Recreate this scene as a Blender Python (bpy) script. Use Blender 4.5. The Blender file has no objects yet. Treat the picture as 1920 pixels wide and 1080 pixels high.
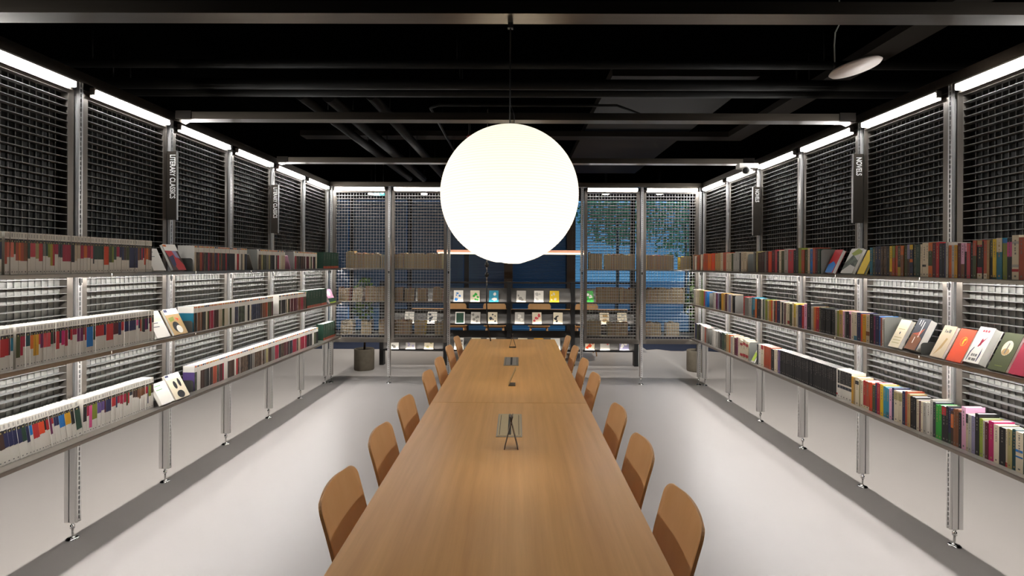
import bpy, math, random
from mathutils import Matrix, Vector
random.seed(7)
PI = math.pi
C = bpy.context.scene.collection
SC = bpy.context.scene

# ------------------------------------------------------------------ camera
H = 1.69
FPX, CX, CY, YAW, ROLL = 984.13, 963.72, 496.24, 0.0056, 0.0051
cam_d = bpy.data.cameras.new('camera'); cam = bpy.data.objects.new('camera', cam_d); C.objects.link(cam)
cam_d.sensor_width = 36.0; cam_d.lens = FPX / 1920 * 36.0
cam_d.shift_x = (960 - CX) / 1920.0; cam_d.shift_y = (CY - 540) / 1920.0
cam_d.clip_end = 200
cam.matrix_world = Matrix.Translation((0, 0, H)) @ Matrix.Rotation(YAW, 4, 'Z') @ Matrix.Rotation(PI / 2, 4, 'X') @ Matrix.Rotation(ROLL, 4, 'Z')
SC.camera = cam
_c, _s, _cr, _sr = math.cos(YAW), math.sin(YAW), math.cos(ROLL), math.sin(ROLL)
def ray(px, py):
    U, V = px - CX, py - CY
    r, z = (U * _cr + V * _sr) / FPX, -(-U * _sr + V * _cr) / FPX
    return (_c * r - _s, _s * r + _c, z)
def onx(px, py, X):
    q = ray(px, py); t = X / q[0]; return Vector((X, q[1] * t, H + q[2] * t))
def ony(px, py, Y):
    q = ray(px, py); t = Y / q[1]; return Vector((q[0] * t, Y, H + q[2] * t))

# ------------------------------------------------------------------ render look
SC.view_settings.view_transform = 'Standard'; SC.view_settings.look = 'None'
SC.view_settings.exposure = 1.15; SC.view_settings.gamma = 1.0; SC.view_settings.use_curve_mapping = False
cy = SC.cycles
cy.use_denoising = True; cy.max_bounces = 8; cy.diffuse_bounces = 4; cy.glossy_bounces = 4
cy.transmission_bounces = 6; cy.sample_clamp_indirect = 4.0; cy.caustics_reflective = False; cy.caustics_refractive = False
try: cy.use_light_tree = True
except Exception: pass

# ------------------------------------------------------------------ materials
def s2l(c): return c / 12.92 if c <= 0.04045 else ((c + 0.055) / 1.055) ** 2.4
def hexl(h): return tuple(s2l(int(h[i:i + 2], 16) / 255) for i in (0, 2, 4)) + (1,)
MATS = {}
def mat(name, col, rough=0.6, metal=0.0, spec=0.5, noise=None, nscale=(1, 1, 1), nfac=0.25, bump=0, bscale=40, coat=0):
    if name in MATS: return MATS[name]
    m = bpy.data.materials.new(name); m.use_nodes = True; MATS[name] = m
    nt = m.node_tree; b = nt.nodes['Principled BSDF']
    if isinstance(col, str): col = hexl(col)
    b.inputs['Base Color'].default_value = col; b.inputs['Roughness'].default_value = rough
    b.inputs['Metallic'].default_value = metal; b.inputs['Specular IOR Level'].default_value = spec
    b.inputs['Coat Weight'].default_value = coat
    if noise or bump:
        tc = nt.nodes.new('ShaderNodeTexCoord'); mp = nt.nodes.new('ShaderNodeMapping'); mp.inputs['Scale'].default_value = nscale
        nt.links.new(tc.outputs['Object'], mp.inputs['Vector'])
    if noise:
        n = nt.nodes.new('ShaderNodeTexNoise'); n.inputs['Scale'].default_value = 1.0; n.inputs['Detail'].default_value = 5; n.inputs['Roughness'].default_value = 0.6
        nt.links.new(mp.outputs['Vector'], n.inputs['Vector'])
        r = nt.nodes.new('ShaderNodeValToRGB'); r.color_ramp.elements[0].position = 0.5 - nfac; r.color_ramp.elements[1].position = 0.5 + nfac
        r.color_ramp.elements[0].color = hexl(noise) if isinstance(noise, str) else noise; r.color_ramp.elements[1].color = col
        nt.links.new(n.outputs['Fac'], r.inputs['Fac']); nt.links.new(r.outputs['Color'], b.inputs['Base Color'])
    if bump:
        n2 = nt.nodes.new('ShaderNodeTexNoise'); n2.inputs['Scale'].default_value = bscale
        nt.links.new(mp.outputs['Vector'], n2.inputs['Vector'])
        bp = nt.nodes.new('ShaderNodeBump'); bp.inputs['Strength'].default_value = bump; bp.inputs['Distance'].default_value = 0.01
        nt.links.new(n2.outputs['Fac'], bp.inputs['Height']); nt.links.new(bp.outputs['Normal'], b.inputs['Normal'])
    return m
def emit(name, col, strength):
    if name in MATS: return MATS[name]
    m = bpy.data.materials.new(name); m.use_nodes = True; MATS[name] = m
    b = m.node_tree.nodes['Principled BSDF']
    b.inputs['Base Color'].default_value = (0.8, 0.8, 0.8, 1); b.inputs['Emission Color'].default_value = col; b.inputs['Emission Strength'].default_value = strength
    return m

M_floor = mat('microcement', 'a9a4a1', 0.36, 0, 0.4, noise='9f9a97', nscale=(0.7, 0.25, 1), nfac=0.35)
M_black = mat('black_paint', '020202', 0.9, 0, 0.0)
M_duct = mat('dark_duct', '080705', 0.65, 0, 0.12)
M_tray = mat('dark_tray', '15110d', 0.7, 0, 0.1)
M_steel = mat('brushed_steel', (0.42, 0.37, 0.32, 1), 0.33, 0.95, noise=(0.34, 0.30, 0.26, 1), nscale=(3, 3, 60))
M_beam = mat('beam_steel', (0.15, 0.128, 0.105, 1), 0.28, 0.95, noise=(0.125, 0.105, 0.085, 1), nscale=(2, 50, 50))
M_alu = mat('anodised_aluminium', (0.66, 0.65, 0.64, 1), 0.32, 0.75)
M_grate = mat('grating_steel', (0.13, 0.128, 0.12, 1), 0.4, 0.5)
M_slat = mat('grating_slat', (0.26, 0.258, 0.25, 1), 0.4, 0.5)
M_grate_lit = mat('lit_grating_steel', (0.5, 0.49, 0.475, 1), 0.4, 0.5)  # same steel as the side gratings, painted brighter as if better lit
M_pframe = mat('panel_frame_steel', (0.20, 0.178, 0.155, 1), 0.35, 0.7)
M_shelf = mat('shelf_steel', (0.40, 0.37, 0.33, 1), 0.3, 0.9)
M_chrome = mat('chrome', (0.7, 0.7, 0.7, 1), 0.15, 1.0)
M_dark = mat('dark_slot', '101010', 0.6)
M_tile_hi = mat('shaded_glass_tile', '0d0d09', 0.3, 0, 0.2)  # upper glass: shade painted into the colour of the same pane
M_tile_lo = mat('lit_glass_tile', '8c8b86', 0.4, 0, 0.5, noise='74736e', nscale=(30, 30, 30))  # lower glass: shelf light painted into the colour of the same pane
M_oak = mat('oak_veneer', 'ecb26c', 0.36, 0, 0.5, noise='cf9450', nscale=(22, 0.9, 22), nfac=0.28)
M_oak2 = mat('oak_plywood', 'f8c68e', 0.4, 0, 0.5, noise='ecb276', nscale=(9, 9, 1.2), nfac=0.3)
M_ply = mat('plywood_edge', 'd29a5e', 0.5)
M_sign = mat('bronze_sign', (0.10, 0.085, 0.07, 1), 0.35, 0.8)
M_page = mat('paper_pages', 'f4f0e6', 0.85, 0, 0.2)
M_pagetan = mat('paper_pages_aged', 'ecd8b6', 0.85, 0, 0.2, noise='cdb48c', nscale=(300, 300, 3))
M_white = mat('white_plastic', 'dedad4', 0.4)
M_felt = mat('grey_card', '85857f', 0.8)
M_cord = mat('black_cord', '0c0c0c', 0.5)
M_wall = mat('dark_wall', '121214', 0.8)
M_concrete = mat('concrete', '6f675a', 0.85, noise='5e574b', nscale=(12, 12, 12))
M_rack = mat('rack_black', '0f0f10', 0.45)
M_rackin = mat('rack_grey', '4a4744', 0.5, 0.2)
M_leaf = mat('leaf', '4d6a25', 0.5, noise='2f4a18', nscale=(8, 8, 8))
M_navy = mat('navy_patch', '0e1a33', 0.9)
M_frame = mat('window_frame', '0b0c0e', 0.5)
M_brown = mat('dark_brown_column', '241a12', 0.6)
M_blind = mat('blind_slat', '6a8094', 0.55)
E_strip = emit('led_strip', (0.98, 0.98, 0.98, 1), 36)
E_under = emit('led_under_shelf', (1.0, 0.975, 0.95, 1), 46)
E_face = emit('led_strip_lens', (1.0, 0.98, 0.96, 1), 19)
E_rear = emit('led_strip_rear', (1.0, 0.95, 0.88, 1), 175)
E_fill3 = emit('fill_led_low_shelf', (1.0, 0.96, 0.9, 1), 14)  # added fill lamp, lifts the shaded floor band along the walls
E_rack = emit('led_rack', (1.0, 0.95, 0.88, 1), 22)
E_down = emit('downlight_disc', (1.0, 0.95, 0.88, 1), 30)
E_pend = emit('pendant_glow', (1.0, 0.74, 0.45, 1), 2.2)
E_exit = emit('exit_green', (0.05, 0.55, 0.5, 1), 0.9)
E_exitw = emit('exit_white', (0.85, 1, 1, 1), 2.0)
E_text = mat('sign_white', 'f0eee8', 0.5)

# ------------------------------------------------------------------ mesh builder
class MB:
    def __init__(s): s.v = []; s.f = []; s.m = []; s.mats = []; s.T = Matrix.Identity(4); s.smooth = set()
    def mi(s, m):
        if m not in s.mats: s.mats.append(m)
        return s.mats.index(m)
    def addv(s, p): s.v.append(tuple(s.T @ Vector(p))); return len(s.v) - 1
    def face(s, idx, m, sm=False):
        if sm: s.smooth.add(len(s.f))
        s.f.append(idx); s.m.append(s.mi(m))
    def quad(s, pts, m): s.face([s.addv(p) for p in pts], m)
    def box(s, a, b, m, skip=''):
        x0, y0, z0 = a; x1, y1, z1 = b
        i = [s.addv(p) for p in ((x0, y0, z0), (x1, y0, z0), (x1, y1, z0), (x0, y1, z0), (x0, y0, z1), (x1, y0, z1), (x1, y1, z1), (x0, y1, z1))]
        for q in ((3, 2, 1, 0), (4, 5, 6, 7), (0, 1, 5, 4), (1, 2, 6, 5), (2, 3, 7, 6), (3, 0, 4, 7)): s.face([i[k] for k in q], m)
    def rings(s, rings, m, cap=True, closed=False, sm=True):
        ids = [[s.addv(p) for p in r] for r in rings]; n = len(ids[0])
        for a, b in zip(ids, ids[1:] + ([ids[0]] if closed else [])):
            for k in range(n): s.face([a[k], a[(k + 1) % n], b[(k + 1) % n], b[k]], m, sm)
        if cap and not closed: s.face(ids[0][::-1], m); s.face(ids[-1], m)
    def lathe(s, prof, m, n=20, c=(0, 0), cap=True):
        s.rings([[(c[0] + r * math.cos(2 * PI * k / n), c[1] + r * math.sin(2 * PI * k / n), z) for k in range(n)] for r, z in prof], m, cap)
    def tube(s, pts, r, m, n=8):
        pts = [Vector(p) for p in pts]; R = []
        for i, p in enumerate(pts):
            d = (pts[min(i + 1, len(pts) - 1)] - pts[max(i - 1, 0)]).normalized()
            a = d.cross(Vector((0, 0, 1)) if abs(d.z) < .9 else Vector((1, 0, 0))).normalized(); b = d.cross(a)
            rr = r[i] if isinstance(r, (list, tuple)) else r
            R.append([p + (a * math.cos(2 * PI * k / n) + b * math.sin(2 * PI * k / n)) * rr for k in range(n)])
        s.rings(R, m)
    def build(s, name, parent=None, loc=None, rz=0):
        me = bpy.data.meshes.new(name); me.from_pydata(s.v, [], s.f)
        for m in s.mats: me.materials.append(m)
        me.polygons.foreach_set('material_index', s.m)
        if s.smooth: me.polygons.foreach_set('use_smooth', [i in s.smooth for i in range(len(s.f))])
        me.update(); o = bpy.data.objects.new(name, me); C.objects.link(o)
        if parent: o.parent = parent
        if loc is not None: o.location = loc; o.rotation_euler = (0, 0, rz)
        return o
def tag(o, label, cat, group=None, kind=None):
    o['label'] = label; o['category'] = cat
    if group: o['group'] = group
    if kind: o['kind'] = kind
    return o
def thing(name, label, cat, loc=(0, 0, 0), rz=0, group=None):
    o = bpy.data.objects.new(name, None); C.objects.link(o); o.location = loc; o.rotation_euler = (0, 0, rz)
    return tag(o, label, cat, group)
def struct(o): o['kind'] = 'structure'; return o
KIDS = {}
def copy_tree(o, parent=None):
    c = o.copy(); C.objects.link(c)
    if parent: c.parent = parent
    for ch in list(o.children): copy_tree(ch, c)
    return c
ORD = 'first second third fourth fifth sixth seventh eighth ninth tenth eleventh twelfth thirteenth fourteenth fifteenth sixteenth seventeenth eighteenth nineteenth'.split()
TENS = {2: 'twent', 3: 'thirt', 4: 'fort', 5: 'fift', 6: 'sixt', 7: 'sevent', 8: 'eight', 9: 'ninet'}
def ordw(n):
    if n < 20: return ORD[n - 1]
    if n >= 100: return 'hundred' + ('th' if n == 100 else '-and-' + ordw(n - 100))
    t, u = divmod(n, 10)
    return TENS[t] + 'ieth' if u == 0 else TENS[t] + 'y-' + ORD[u - 1]
def bb(name, a, b, m): q = MB(); q.box(a, b, m); return q.build(name)

# ------------------------------------------------------------------ layout numbers
XL, XR, Y0, D, YB = -2.709, 2.659, 3.195, 0.8452, 7.459
ZS = (1.627, 1.148, 0.668)                 # shelf tops
LV = ('top', 'middle', 'bottom')
FL, FR = -2.49, 2.455                       # shelf front edges
CEIL = 3.6
YW = 13.0

# ------------------------------------------------------------------ room shell
q = MB(); q.box((-7, -3.2, -0.1), (7, YW + 0.1, 0), M_floor); struct(q.build('floor'))
q = MB(); q.box((-7, -3.2, CEIL), (7, YW + 0.1, CEIL + 0.1), M_black); struct(q.build('ceiling'))
for n, a, b in (('wall_left', (-7.1, -3.2, 0), (-7, YW, CEIL)), ('wall_right', (7, -3.2, 0), (7.1, YW, CEIL)), ('wall_front', (-7, -3.3, 0), (7, -3.2, CEIL))):
    struct(bb(n, a, b, M_wall))
mull = [-5.6, -4.1, -2.66, -1.25, -0.18, 1.27, 2.87, 4.34]
q = MB()
q.box((-7, YW, 3.35), (7, YW + 0.1, CEIL), M_wall); q.box((-7, YW, 0), (mull[0], YW + 0.1, 3.35), M_wall); q.box((mull[-1], YW, 0), (7, YW + 0.1, 3.35), M_wall)
struct(q.build('wall_back'))
for i in range(len(mull) - 1):
    a, b = mull[i], mull[i + 1]
    q = MB()
    for (p0, p1) in (((a, YW, 0), (a + 0.06, YW + 0.1, 3.35)), ((b - 0.06, YW, 0), (b, YW + 0.1, 3.35)), ((a, YW, 0), (b, YW + 0.1, 0.06)), ((a, YW, 3.29), (b, YW + 0.1, 3.35))):
        q.box(p0, p1, M_frame)
    w = struct(q.build('window_%d' % (i + 1)))
    g = MB(); g.box((a + 0.06, YW + 0.045, 0.06), (b - 0.06, YW + 0.055, 3.29), None or mat('pane_glass', (1, 1, 1, 1), 0.0)); 
    gm = MATS['pane_glass'].node_tree.nodes['Principled BSDF']; gm.inputs['Transmission Weight'].default_value = 1.0; gm.inputs['IOR'].default_value = 1.05
    g.build('pane', w)
    left = b < 1.0
    s = MB(); n = 84
    for k in range(n):
        z = 0.10 + k * (3.15 / n); t = math.radians(48 if left else 34); hw = 0.021
        dy, dz = hw * math.cos(t), hw * math.sin(t)
        s.quad([(a + 0.07, YW - 0.06 - dy, z + dz), (b - 0.07, YW - 0.06 - dy, z + dz), (b - 0.07, YW - 0.06 + dy, z - dz), (a + 0.07, YW - 0.06 + dy, z - dz)], M_blind)
    t = thing('window_blind', '%s venetian blind over the %s back window from the left' % ('dark nearly closed' if left else 'open blue-lit', ordw(i + 1)), 'blind', ((a + b) / 2, YW - 0.06, 3.27), 0, 'venetian blinds on the back windows')
    s.T = Matrix.Identity(4)
    so = s.build('slats', t); so.matrix_parent_inverse = Matrix.Translation(-Vector(t.location))
    hd = MB(); hd.box((-(b - a) / 2 + 0.07, -0.025, -0.01), ((b - a) / 2 - 0.07, 0.025, 0.03), M_blind); hd.build('head_rail', t)
for i, x in enumerate((-0.2, 1.27)):
    c = bb('column', (x - 0.10, 12.3, 0), (x + 0.10, 12.5, CEIL), M_brown); struct(c)

# outside: dusk sky, ground, dark building, trees
W = bpy.data.worlds.new('world'); SC.world = W; W.use_nodes = True
bg = W.node_tree.nodes['Background']; bg.inputs['Color'].default_value = (0.075, 0.25, 0.46, 1); bg.inputs['Strength'].default_value = 0.95
g = MB(); g.box((-40, YW + 0.2, -0.2), (40, 60, -0.1), mat('outside_paving', '7f93a5', 0.9)); struct(g.build('ground_outside'))
g = MB(); g.box((-22, 22, -0.1), (2.2, 30, 9), mat('dark_facade', '29465a', 0.8))
for k in range(9):
    for j in range(3): g.box((-20 + k * 2.3, 21.95, 0.6 + j * 2.9), (-18.6 + k * 2.3, 22, 2.6 + j * 2.9), mat('dark_facade_glass', '1c3c5c', 0.2))
tag(g.build('exterior_building'), 'dark building standing beyond the back windows on the left', 'building')
def leafball(name, m, cx, cy_, cz, r, n, sz, par=None, rh=None):
    q = MB()
    for _ in range(n):
        d = Vector((random.gauss(0, 1), random.gauss(0, 1), random.gauss(0, 1))).normalized() * r * random.random() ** 0.4
        if rh: d = Vector((d.x * rh / r, d.y * rh / r, d.z))
        p = Vector((cx, cy_, cz)) + d
        a = Vector((random.gauss(0, 1), random.gauss(0, 1), random.gauss(0, 1))).normalized(); b = a.cross(Vector((random.gauss(0, 1), random.gauss(0, 1), 1))).normalized()
        q.quad([p - a * sz, p + b * sz * .45, p + a * sz, p - b * sz * .45], m)
    return q.build(name, par)
for i, (x, y, z, r) in enumerate(((3.6, 19, 3.9, 1.5), (6.4, 20, 3.6, 1.7))):
    t = thing('tree', 'green leafy tree outside the %s back windows' % ('middle right' if i == 0 else 'far right'), 'tree', (x, y, -0.1), 0, 'trees outside the windows')
    q = MB(); q.tube([(0, 0, 0), (0.05, 0, 1.5), (0, 0, z)], [0.07, 0.06, 0.03], mat('bark', '2a2118', 0.9)); q.build('trunk', t)
    leafball('foliage', mat('tree_leaf', '7fe08c', 0.6), 0, 0, z, r, 700, 0.16, t)

# ------------------------------------------------------------------ ceiling services
rail_z = 2.79
def beam(y, label):
    q = MB(); q.box((XL + 0.10, y - 0.05, rail_z), (XR - 0.10, y + 0.05, rail_z + 0.055), M_beam)
    o = q.build('cross_beam'); tag(o, label, 'beam', 'steel cross beams over the table'); 
    for x, sx in ((XL + 0.10, 1), (XR - 0.10, -1)):
        e = MB(); e.box((min(x, x + sx * 0.12), y - 0.056, rail_z + 0.002), (max(x, x + sx * 0.12), y + 0.056, rail_z + 0.062), M_tray); e.build('end_sleeve', o)
        g = MB(); a = [(x - sx * 0.02, y - 0.04, rail_z - 0.004), (x + sx * 0.14, y - 0.04, rail_z - 0.004), (x - sx * 0.02, y + 0.10, rail_z - 0.004)]
        g.quad(a + [(x - sx * 0.02, y + 0.03, rail_z - 0.004)], M_steel); g.build('gusset_plate', o)
for k, lb in ((-1, 'nearest steel cross beam spanning the room above the table'), (1, 'steel cross beam above the largest paper lantern'), (3, 'farthest steel cross beam, in front of the back wall rail')):
    beam(Y0 + D * k, lb)
def pipe(name, pts, r, label, cat='pipe'):
    q = MB(); q.tube(pts, r, M_duct, 10); o = tag(q.build(name), label, cat, 'black ceiling pipes')
    p0, p1 = Vector(pts[0]), Vector(pts[1])
    for k in (0.15, 0.45, 0.75):
        q = MB(); p = p0.lerp(p1, k); q.tube([(p.x, p.y, p.z + r * 0.9), (p.x, p.y, CEIL)], 0.005, M_duct, 6); q.build('hanger_rod', o)
pipe('hanging_pipe', [(-5, 4.30, 3.33), (5, 4.30, 3.33)], 0.035, 'black pipe under the ceiling crossing above the lantern, uppermost of three')
pipe('hanging_pipe', [(-5, 4.52, 3.24), (5, 4.52, 3.24)], 0.045, 'black pipe under the ceiling crossing above the lantern, middle of three')
pipe('hanging_pipe', [(-5, 4.72, 3.24), (5, 4.72, 3.24)], 0.045, 'black pipe under the ceiling crossing above the lantern, lowest of three')
pipe('hanging_pipe', [(-2.0, 4.80, 3.24), (-1.95, 9.5, 3.24)], 0.05, 'black pipe running back toward the far wall, leftmost of three')
pipe('hanging_pipe', [(-1.75, 4.84, 3.24), (-1.7, 9.5, 3.24)], 0.06, 'black pipe running back toward the far wall, middle of three')
pipe('hanging_pipe', [(-1.35, 4.80, 3.24), (-1.3, 9.5, 3.24)], 0.05, 'black pipe running back toward the far wall, nearest the lantern')
pipe('hanging_conduit', [(-0.9, 9, 3.3), (-0.9, 5.4, 3.3), (-0.8, 5.3, 3.3), (1.0, 5.3, 3.3), (1.6, 5.9, 3.3)], 0.014, 'thin black conduit bent around above the lantern', 'conduit')
q = MB(); q.box((2.80, 1.5, 3.40), (3.05, 7.2, 3.42), M_tray); q.box((-2.9, 6.98, 3.40), (2.80, 7.2, 3.42), M_tray)
q.box((2.80, 1.5, 3.42), (2.82, 7.2, 3.47), M_tray); q.box((-2.9, 6.98, 3.42), (2.80, 7.0, 3.47), M_tray)
tag(q.build('cable_tray'), 'dark cable tray turning a corner under the ceiling', 'cable tray')
q = MB(); q.box((0.9, 5.0, 3.49), (2.3, 10.3, 3.59), M_tray); tag(q.build('air_duct'), 'wide dark air duct above the right of the lantern', 'duct')
q = MB(); q.tube([(-0.55, 6.0, 3.5), (-0.55, 6.0, 3.16)], 0.012, M_duct); o = q.build('hanging_sprinkler'); tag(o, 'small red sprinkler head hanging left of the lantern top', 'sprinkler')
q = MB(); q.lathe([(0.02, 3.13), (0.035, 3.15), (0.02, 3.17)], mat('red_valve', '7a1418', 0.4), 10, (-0.55, 6.0)); q.build('valve', o)

# tilted white disc
t = thing('hanging_disc', 'tilted round white disc hanging by a wire under the ceiling, upper right', 'disc', (2.112, 3.3, 2.935))
q = MB(); q.T = Matrix.Rotation(math.radians(-11), 4, 'Y') @ Matrix.Rotation(math.radians(-3), 4, 'X'); q.lathe([(0.0, -0.012), (0.135, -0.012), (0.146, 0), (0.135, 0.012), (0.0, 0.014)], mat('disc_white', 'b9aca2', 0.5), 40, cap=False); q.build('disc', t)
q = MB(); q.tube([(-0.125, 0, 0.0), (-0.13, 0, 0.14), (-0.125, 0, 0.22), (-0.10, 0, 0.27), (-0.10, 0, CEIL - 2.935)], 0.004, M_felt, 6); q.build('wire', t)
q = MB(); q.lathe([(0.010, -0.012), (0.012, 0.03)], M_dark, 8, (-0.125, 0)); q.build('wire_clip', t)

# ------------------------------------------------------------------ shelving system: posts, panels, rails, strips
def post_proto():
    t = bpy.data.objects.new('shelving_post', None); C.objects.link(t)
    q = MB(); z0, z1 = 0.105, rail_z
    q.box((-0.017, 0.012, z0), (0.017, 0.046, z1), M_alu); q.box((-0.009, 0.046, z0), (0.009, 0.052, z1), M_dark); q.box((-0.017, 0.052, z0), (0.017, 0.078, z1), M_alu)
    q.build('pole', t)
    q = MB(); q.box((-0.015, 0, z0), (-0.0045, 0.012, z1), M_alu); q.box((0.0045, 0, z0), (0.015, 0.012, z1), M_alu)
    q.quad([(-0.0045, 0.0115, z0), (0.0045, 0.0115, z0), (0.0045, 0.0115, z1), (-0.0045, 0.0115, z1)], M_dark)
    n = 90
    for k in range(n):
        z = z0 + 0.01 + k * (z1 - z0 - 0.02) / n; q.box((-0.0045, 0.001, z), (0.0045, 0.006, z + 0.009), M_alu)
    q.build('slotted_track', t)
    q = MB(); q.lathe([(0.036, 0.0), (0.036, 0.004), (0.026, 0.010), (0.009, 0.014), (0.0065, 0.02), (0.0065, 0.062), (0.013, 0.066), (0.013, 0.084), (0.007, 0.088), (0.007, 0.108)], M_chrome, 20, (0, 0.040)); q.build('levelling_foot', t)
    q = MB(); q.box((-0.009, -0.008, 1.565), (0.009, 0.002, 1.592), M_cord); q.box((-0.005, -0.006, 1.552), (0.005, 0.0, 1.565), M_cord); q.build('shelf_clip', t)
    return t
PW, PZ0, PZ1 = D - 0.061, 0.635, 2.735       # panel width and height between posts
def panel_proto(backed):
    t = bpy.data.objects.new('grating_panel', None); C.objects.link(t); mg = M_grate if backed else M_grate_lit
    w = PW / 2; st = 0.042; q = MB(); y0, y1 = 0.018, 0.072
    q.box((-w, y0, PZ0), (-w + st, y1, PZ1), M_pframe); q.box((w - st, y0, PZ0), (w, y1, PZ1), M_pframe)
    q.box((-w + st, y0, PZ1 - 0.03), (w - st, y1, PZ1), M_pframe); q.box((-w + st, y0 - (0 if backed else 0.02), PZ0 - 0.055), (w - st, y1, PZ0 + 0.012), M_pframe)
    if not backed: q.box((-w, y0 - 0.02, PZ0 - 0.055), (w, y1, PZ0), M_pframe)
    q.build('panel_frame', t)
    q = MB(); xa, xb = -w + st, w - st; nx, nz = 17, 48; dx = (xb - xa) / nx; za, zb = PZ0 + 0.012, PZ1 - 0.03; dz = (zb - za) / nz
    for i in range(1, nx): x = xa + i * dx; q.box((x - 0.0014, 0.056 if backed else 0.028, za), (x + 0.0014, 0.061 if backed else 0.034, zb), M_slat if backed else mg)
    for j in range(1, nz): z = za + j * dz; q.box((xa, 0.020, z - 0.0016), (xb, 0.062, z + 0.0016), M_slat if backed else mg)
    q.build('grating', t)
    if backed:
        rnd = random.Random(3); lo, hi = MB(), MB()
        for i in range(nx):
            for j in range(nz):
                x0, x1 = xa + i * dx, xa + (i + 1) * dx; z0, z1 = za + j * dz, za + (j + 1) * dz
                tx, tz = rnd.uniform(-1, 1) * 0.0012, rnd.uniform(-1, 1) * 0.0012
                b = hi if z0 > ZS[0] - 0.03 else lo; m = M_tile_hi if b is hi else M_tile_lo
                b.quad([(x0, 0.064 - tx - tz, z0), (x1, 0.064 + tx - tz, z0), (x1, 0.064 + tx + tz, z1), (x0, 0.064 - tx + tz, z1)], m)
        for b, m, z0, z1 in ((hi, M_tile_hi, ZS[0] - 0.03, zb), (lo, M_tile_lo, za, ZS[0] - 0.03)): b.box((xa, 0.067, z0), (xb, 0.071, z1), m)
        hi.build('shaded_glass', t); lo.build('lit_glass', t)  # one backing pane, coloured dark above and light below for its lighting
    return t
def shelf_proto(led=None):
    t = bpy.data.objects.new('shelf_board', None); C.objects.link(t)
    w = D / 2 - 0.0015; q = MB(); q.box((-w, 0, -0.004), (w, 0.178, 0), M_shelf); q.box((-w, 0, -0.022), (w, 0.003, 0), M_shelf)
    q.box((-w, 0.14, -0.03), (-w + 0.004, 0.175, -0.004), M_shelf); q.box((w - 0.004, 0.14, -0.03), (w, 0.175, -0.004), M_shelf)
    q.build('board', t)
    if led:
        q = MB(); q.box((-w + 0.03, 0.014, -0.0105), (w - 0.03, 0.032, -0.0045), led); q.build('light_bar', t)
    return t
def strip_proto(E, E2):
    t = bpy.data.objects.new('rail_strip_light', None); C.objects.link(t); w = D / 2 - 0.075
    q = MB(); q.quad([(-w, 0.0, -0.020), (w, 0.0, -0.020), (w, 0.024, -0.020), (-w, 0.024, -0.020)][::-1], E)
    q.quad([(-w, 0.0, -0.020), (w, 0.0, -0.020), (w, -0.004, -0.012), (-w, -0.004, -0.012)], E2); q.quad([(-w, -0.004, -0.012), (w, -0.004, -0.012), (w, -0.002, 0.013), (-w, -0.002, 0.013)], E2)
    q.build('diffuser', t)
    q = MB(); q.box((-w - 0.01, 0.027, -0.036), (w + 0.01, 0.031, 0.024), M_steel); q.box((-w, 0.0, 0.013), (w, 0.027, 0.024), M_steel); q.box((-w - 0.01, 0.0, -0.02), (-w, 0.027, 0.024), M_steel); q.box((w, 0.0, -0.02), (w + 0.01, 0.027, 0.024), M_steel); q.build('housing', t)
    return t
P_post, P_panel, P_open, P_strip, P_rear = post_proto(), panel_proto(True), panel_proto(False), strip_proto(E_strip, E_face), strip_proto(E_rear, E_face)
P_shelf, P_shelf3, P_plain = shelf_proto(E_under), shelf_proto(E_fill3), shelf_proto()
used = set()
def inst(proto, loc, rz, label, cat, group):
    o = proto if proto.name not in used else copy_tree(proto); used.add(proto.name)
    o.location = loc; o.rotation_euler = (0, 0, rz); tag(o, label, cat, group); return o
WALLS = (('left', XL + 0.039, FL, PI / 2), ('right', XR - 0.039, FR, -PI / 2))
KB = range(-3, 5)
for side, xf, xs, rz in WALLS:
    gp = 'shelving posts'
    for k in range(-3, 6):
        y = Y0 + D * k; n = 6 - k
        inst(P_post, (xf, y, 0), rz, 'slotted aluminium shelving post on the %s wall, %s' % (side, 'at the back corner' if k == 5 else ordw(n - 1) + ' from the back corner post'), 'post', gp)
    for k in KB:
        y = Y0 + D * (k + 0.5); n = 5 - k
        wh = '%s bay from the back corner on the %s wall' % (ordw(n), side)
        inst(P_panel, (xf, y, 0), rz, 'steel grating panel backed with glass, ' + wh, 'panel', 'backed grating panels of the side walls')
        inst(P_strip, (xf + (0.03 if side == 'left' else -0.03), y, 2.757), rz, 'white strip light under the rail, ' + wh, 'light', 'strip lights along the top rails')
        sx = -1 if side == 'left' else 1
        inst(P_rear, ((XL if side == 'left' else XR) + sx * 0.066, y, 2.757), -rz, 'strip light on the rear face, ' + wh, 'light', 'strip lights along the top rails')
        for li, z in enumerate(ZS):
            inst(P_shelf if li < 2 else P_shelf3, (xs, y + 0.02, z), rz, 'steel shelf board at %s level, %s' % (LV[li], wh), 'shelf', 'wall shelf boards')
    ya, yb = Y0 - 3 * D, YB + 0.05
    xc = XL if side == 'left' else XR
    q = MB(); q.box((xc - 0.055, ya, rail_z), (xc + 0.055, yb, rail_z + 0.06), M_beam)
    tag(q.build('top_rail'), 'steel top rail running along the %s shelving wall above the strip lights' % side, 'rail', 'top rails')
BX = [-2.638, -1.812, -0.967, 0.922, 1.767, 2.588]
for i, x in enumerate(BX):
    inst(P_post, (x, YB - 0.039, 0), 0, 'slotted aluminium post in the back wall, %s from the left' % ordw(i + 1), 'post', 'shelving posts')
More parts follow.
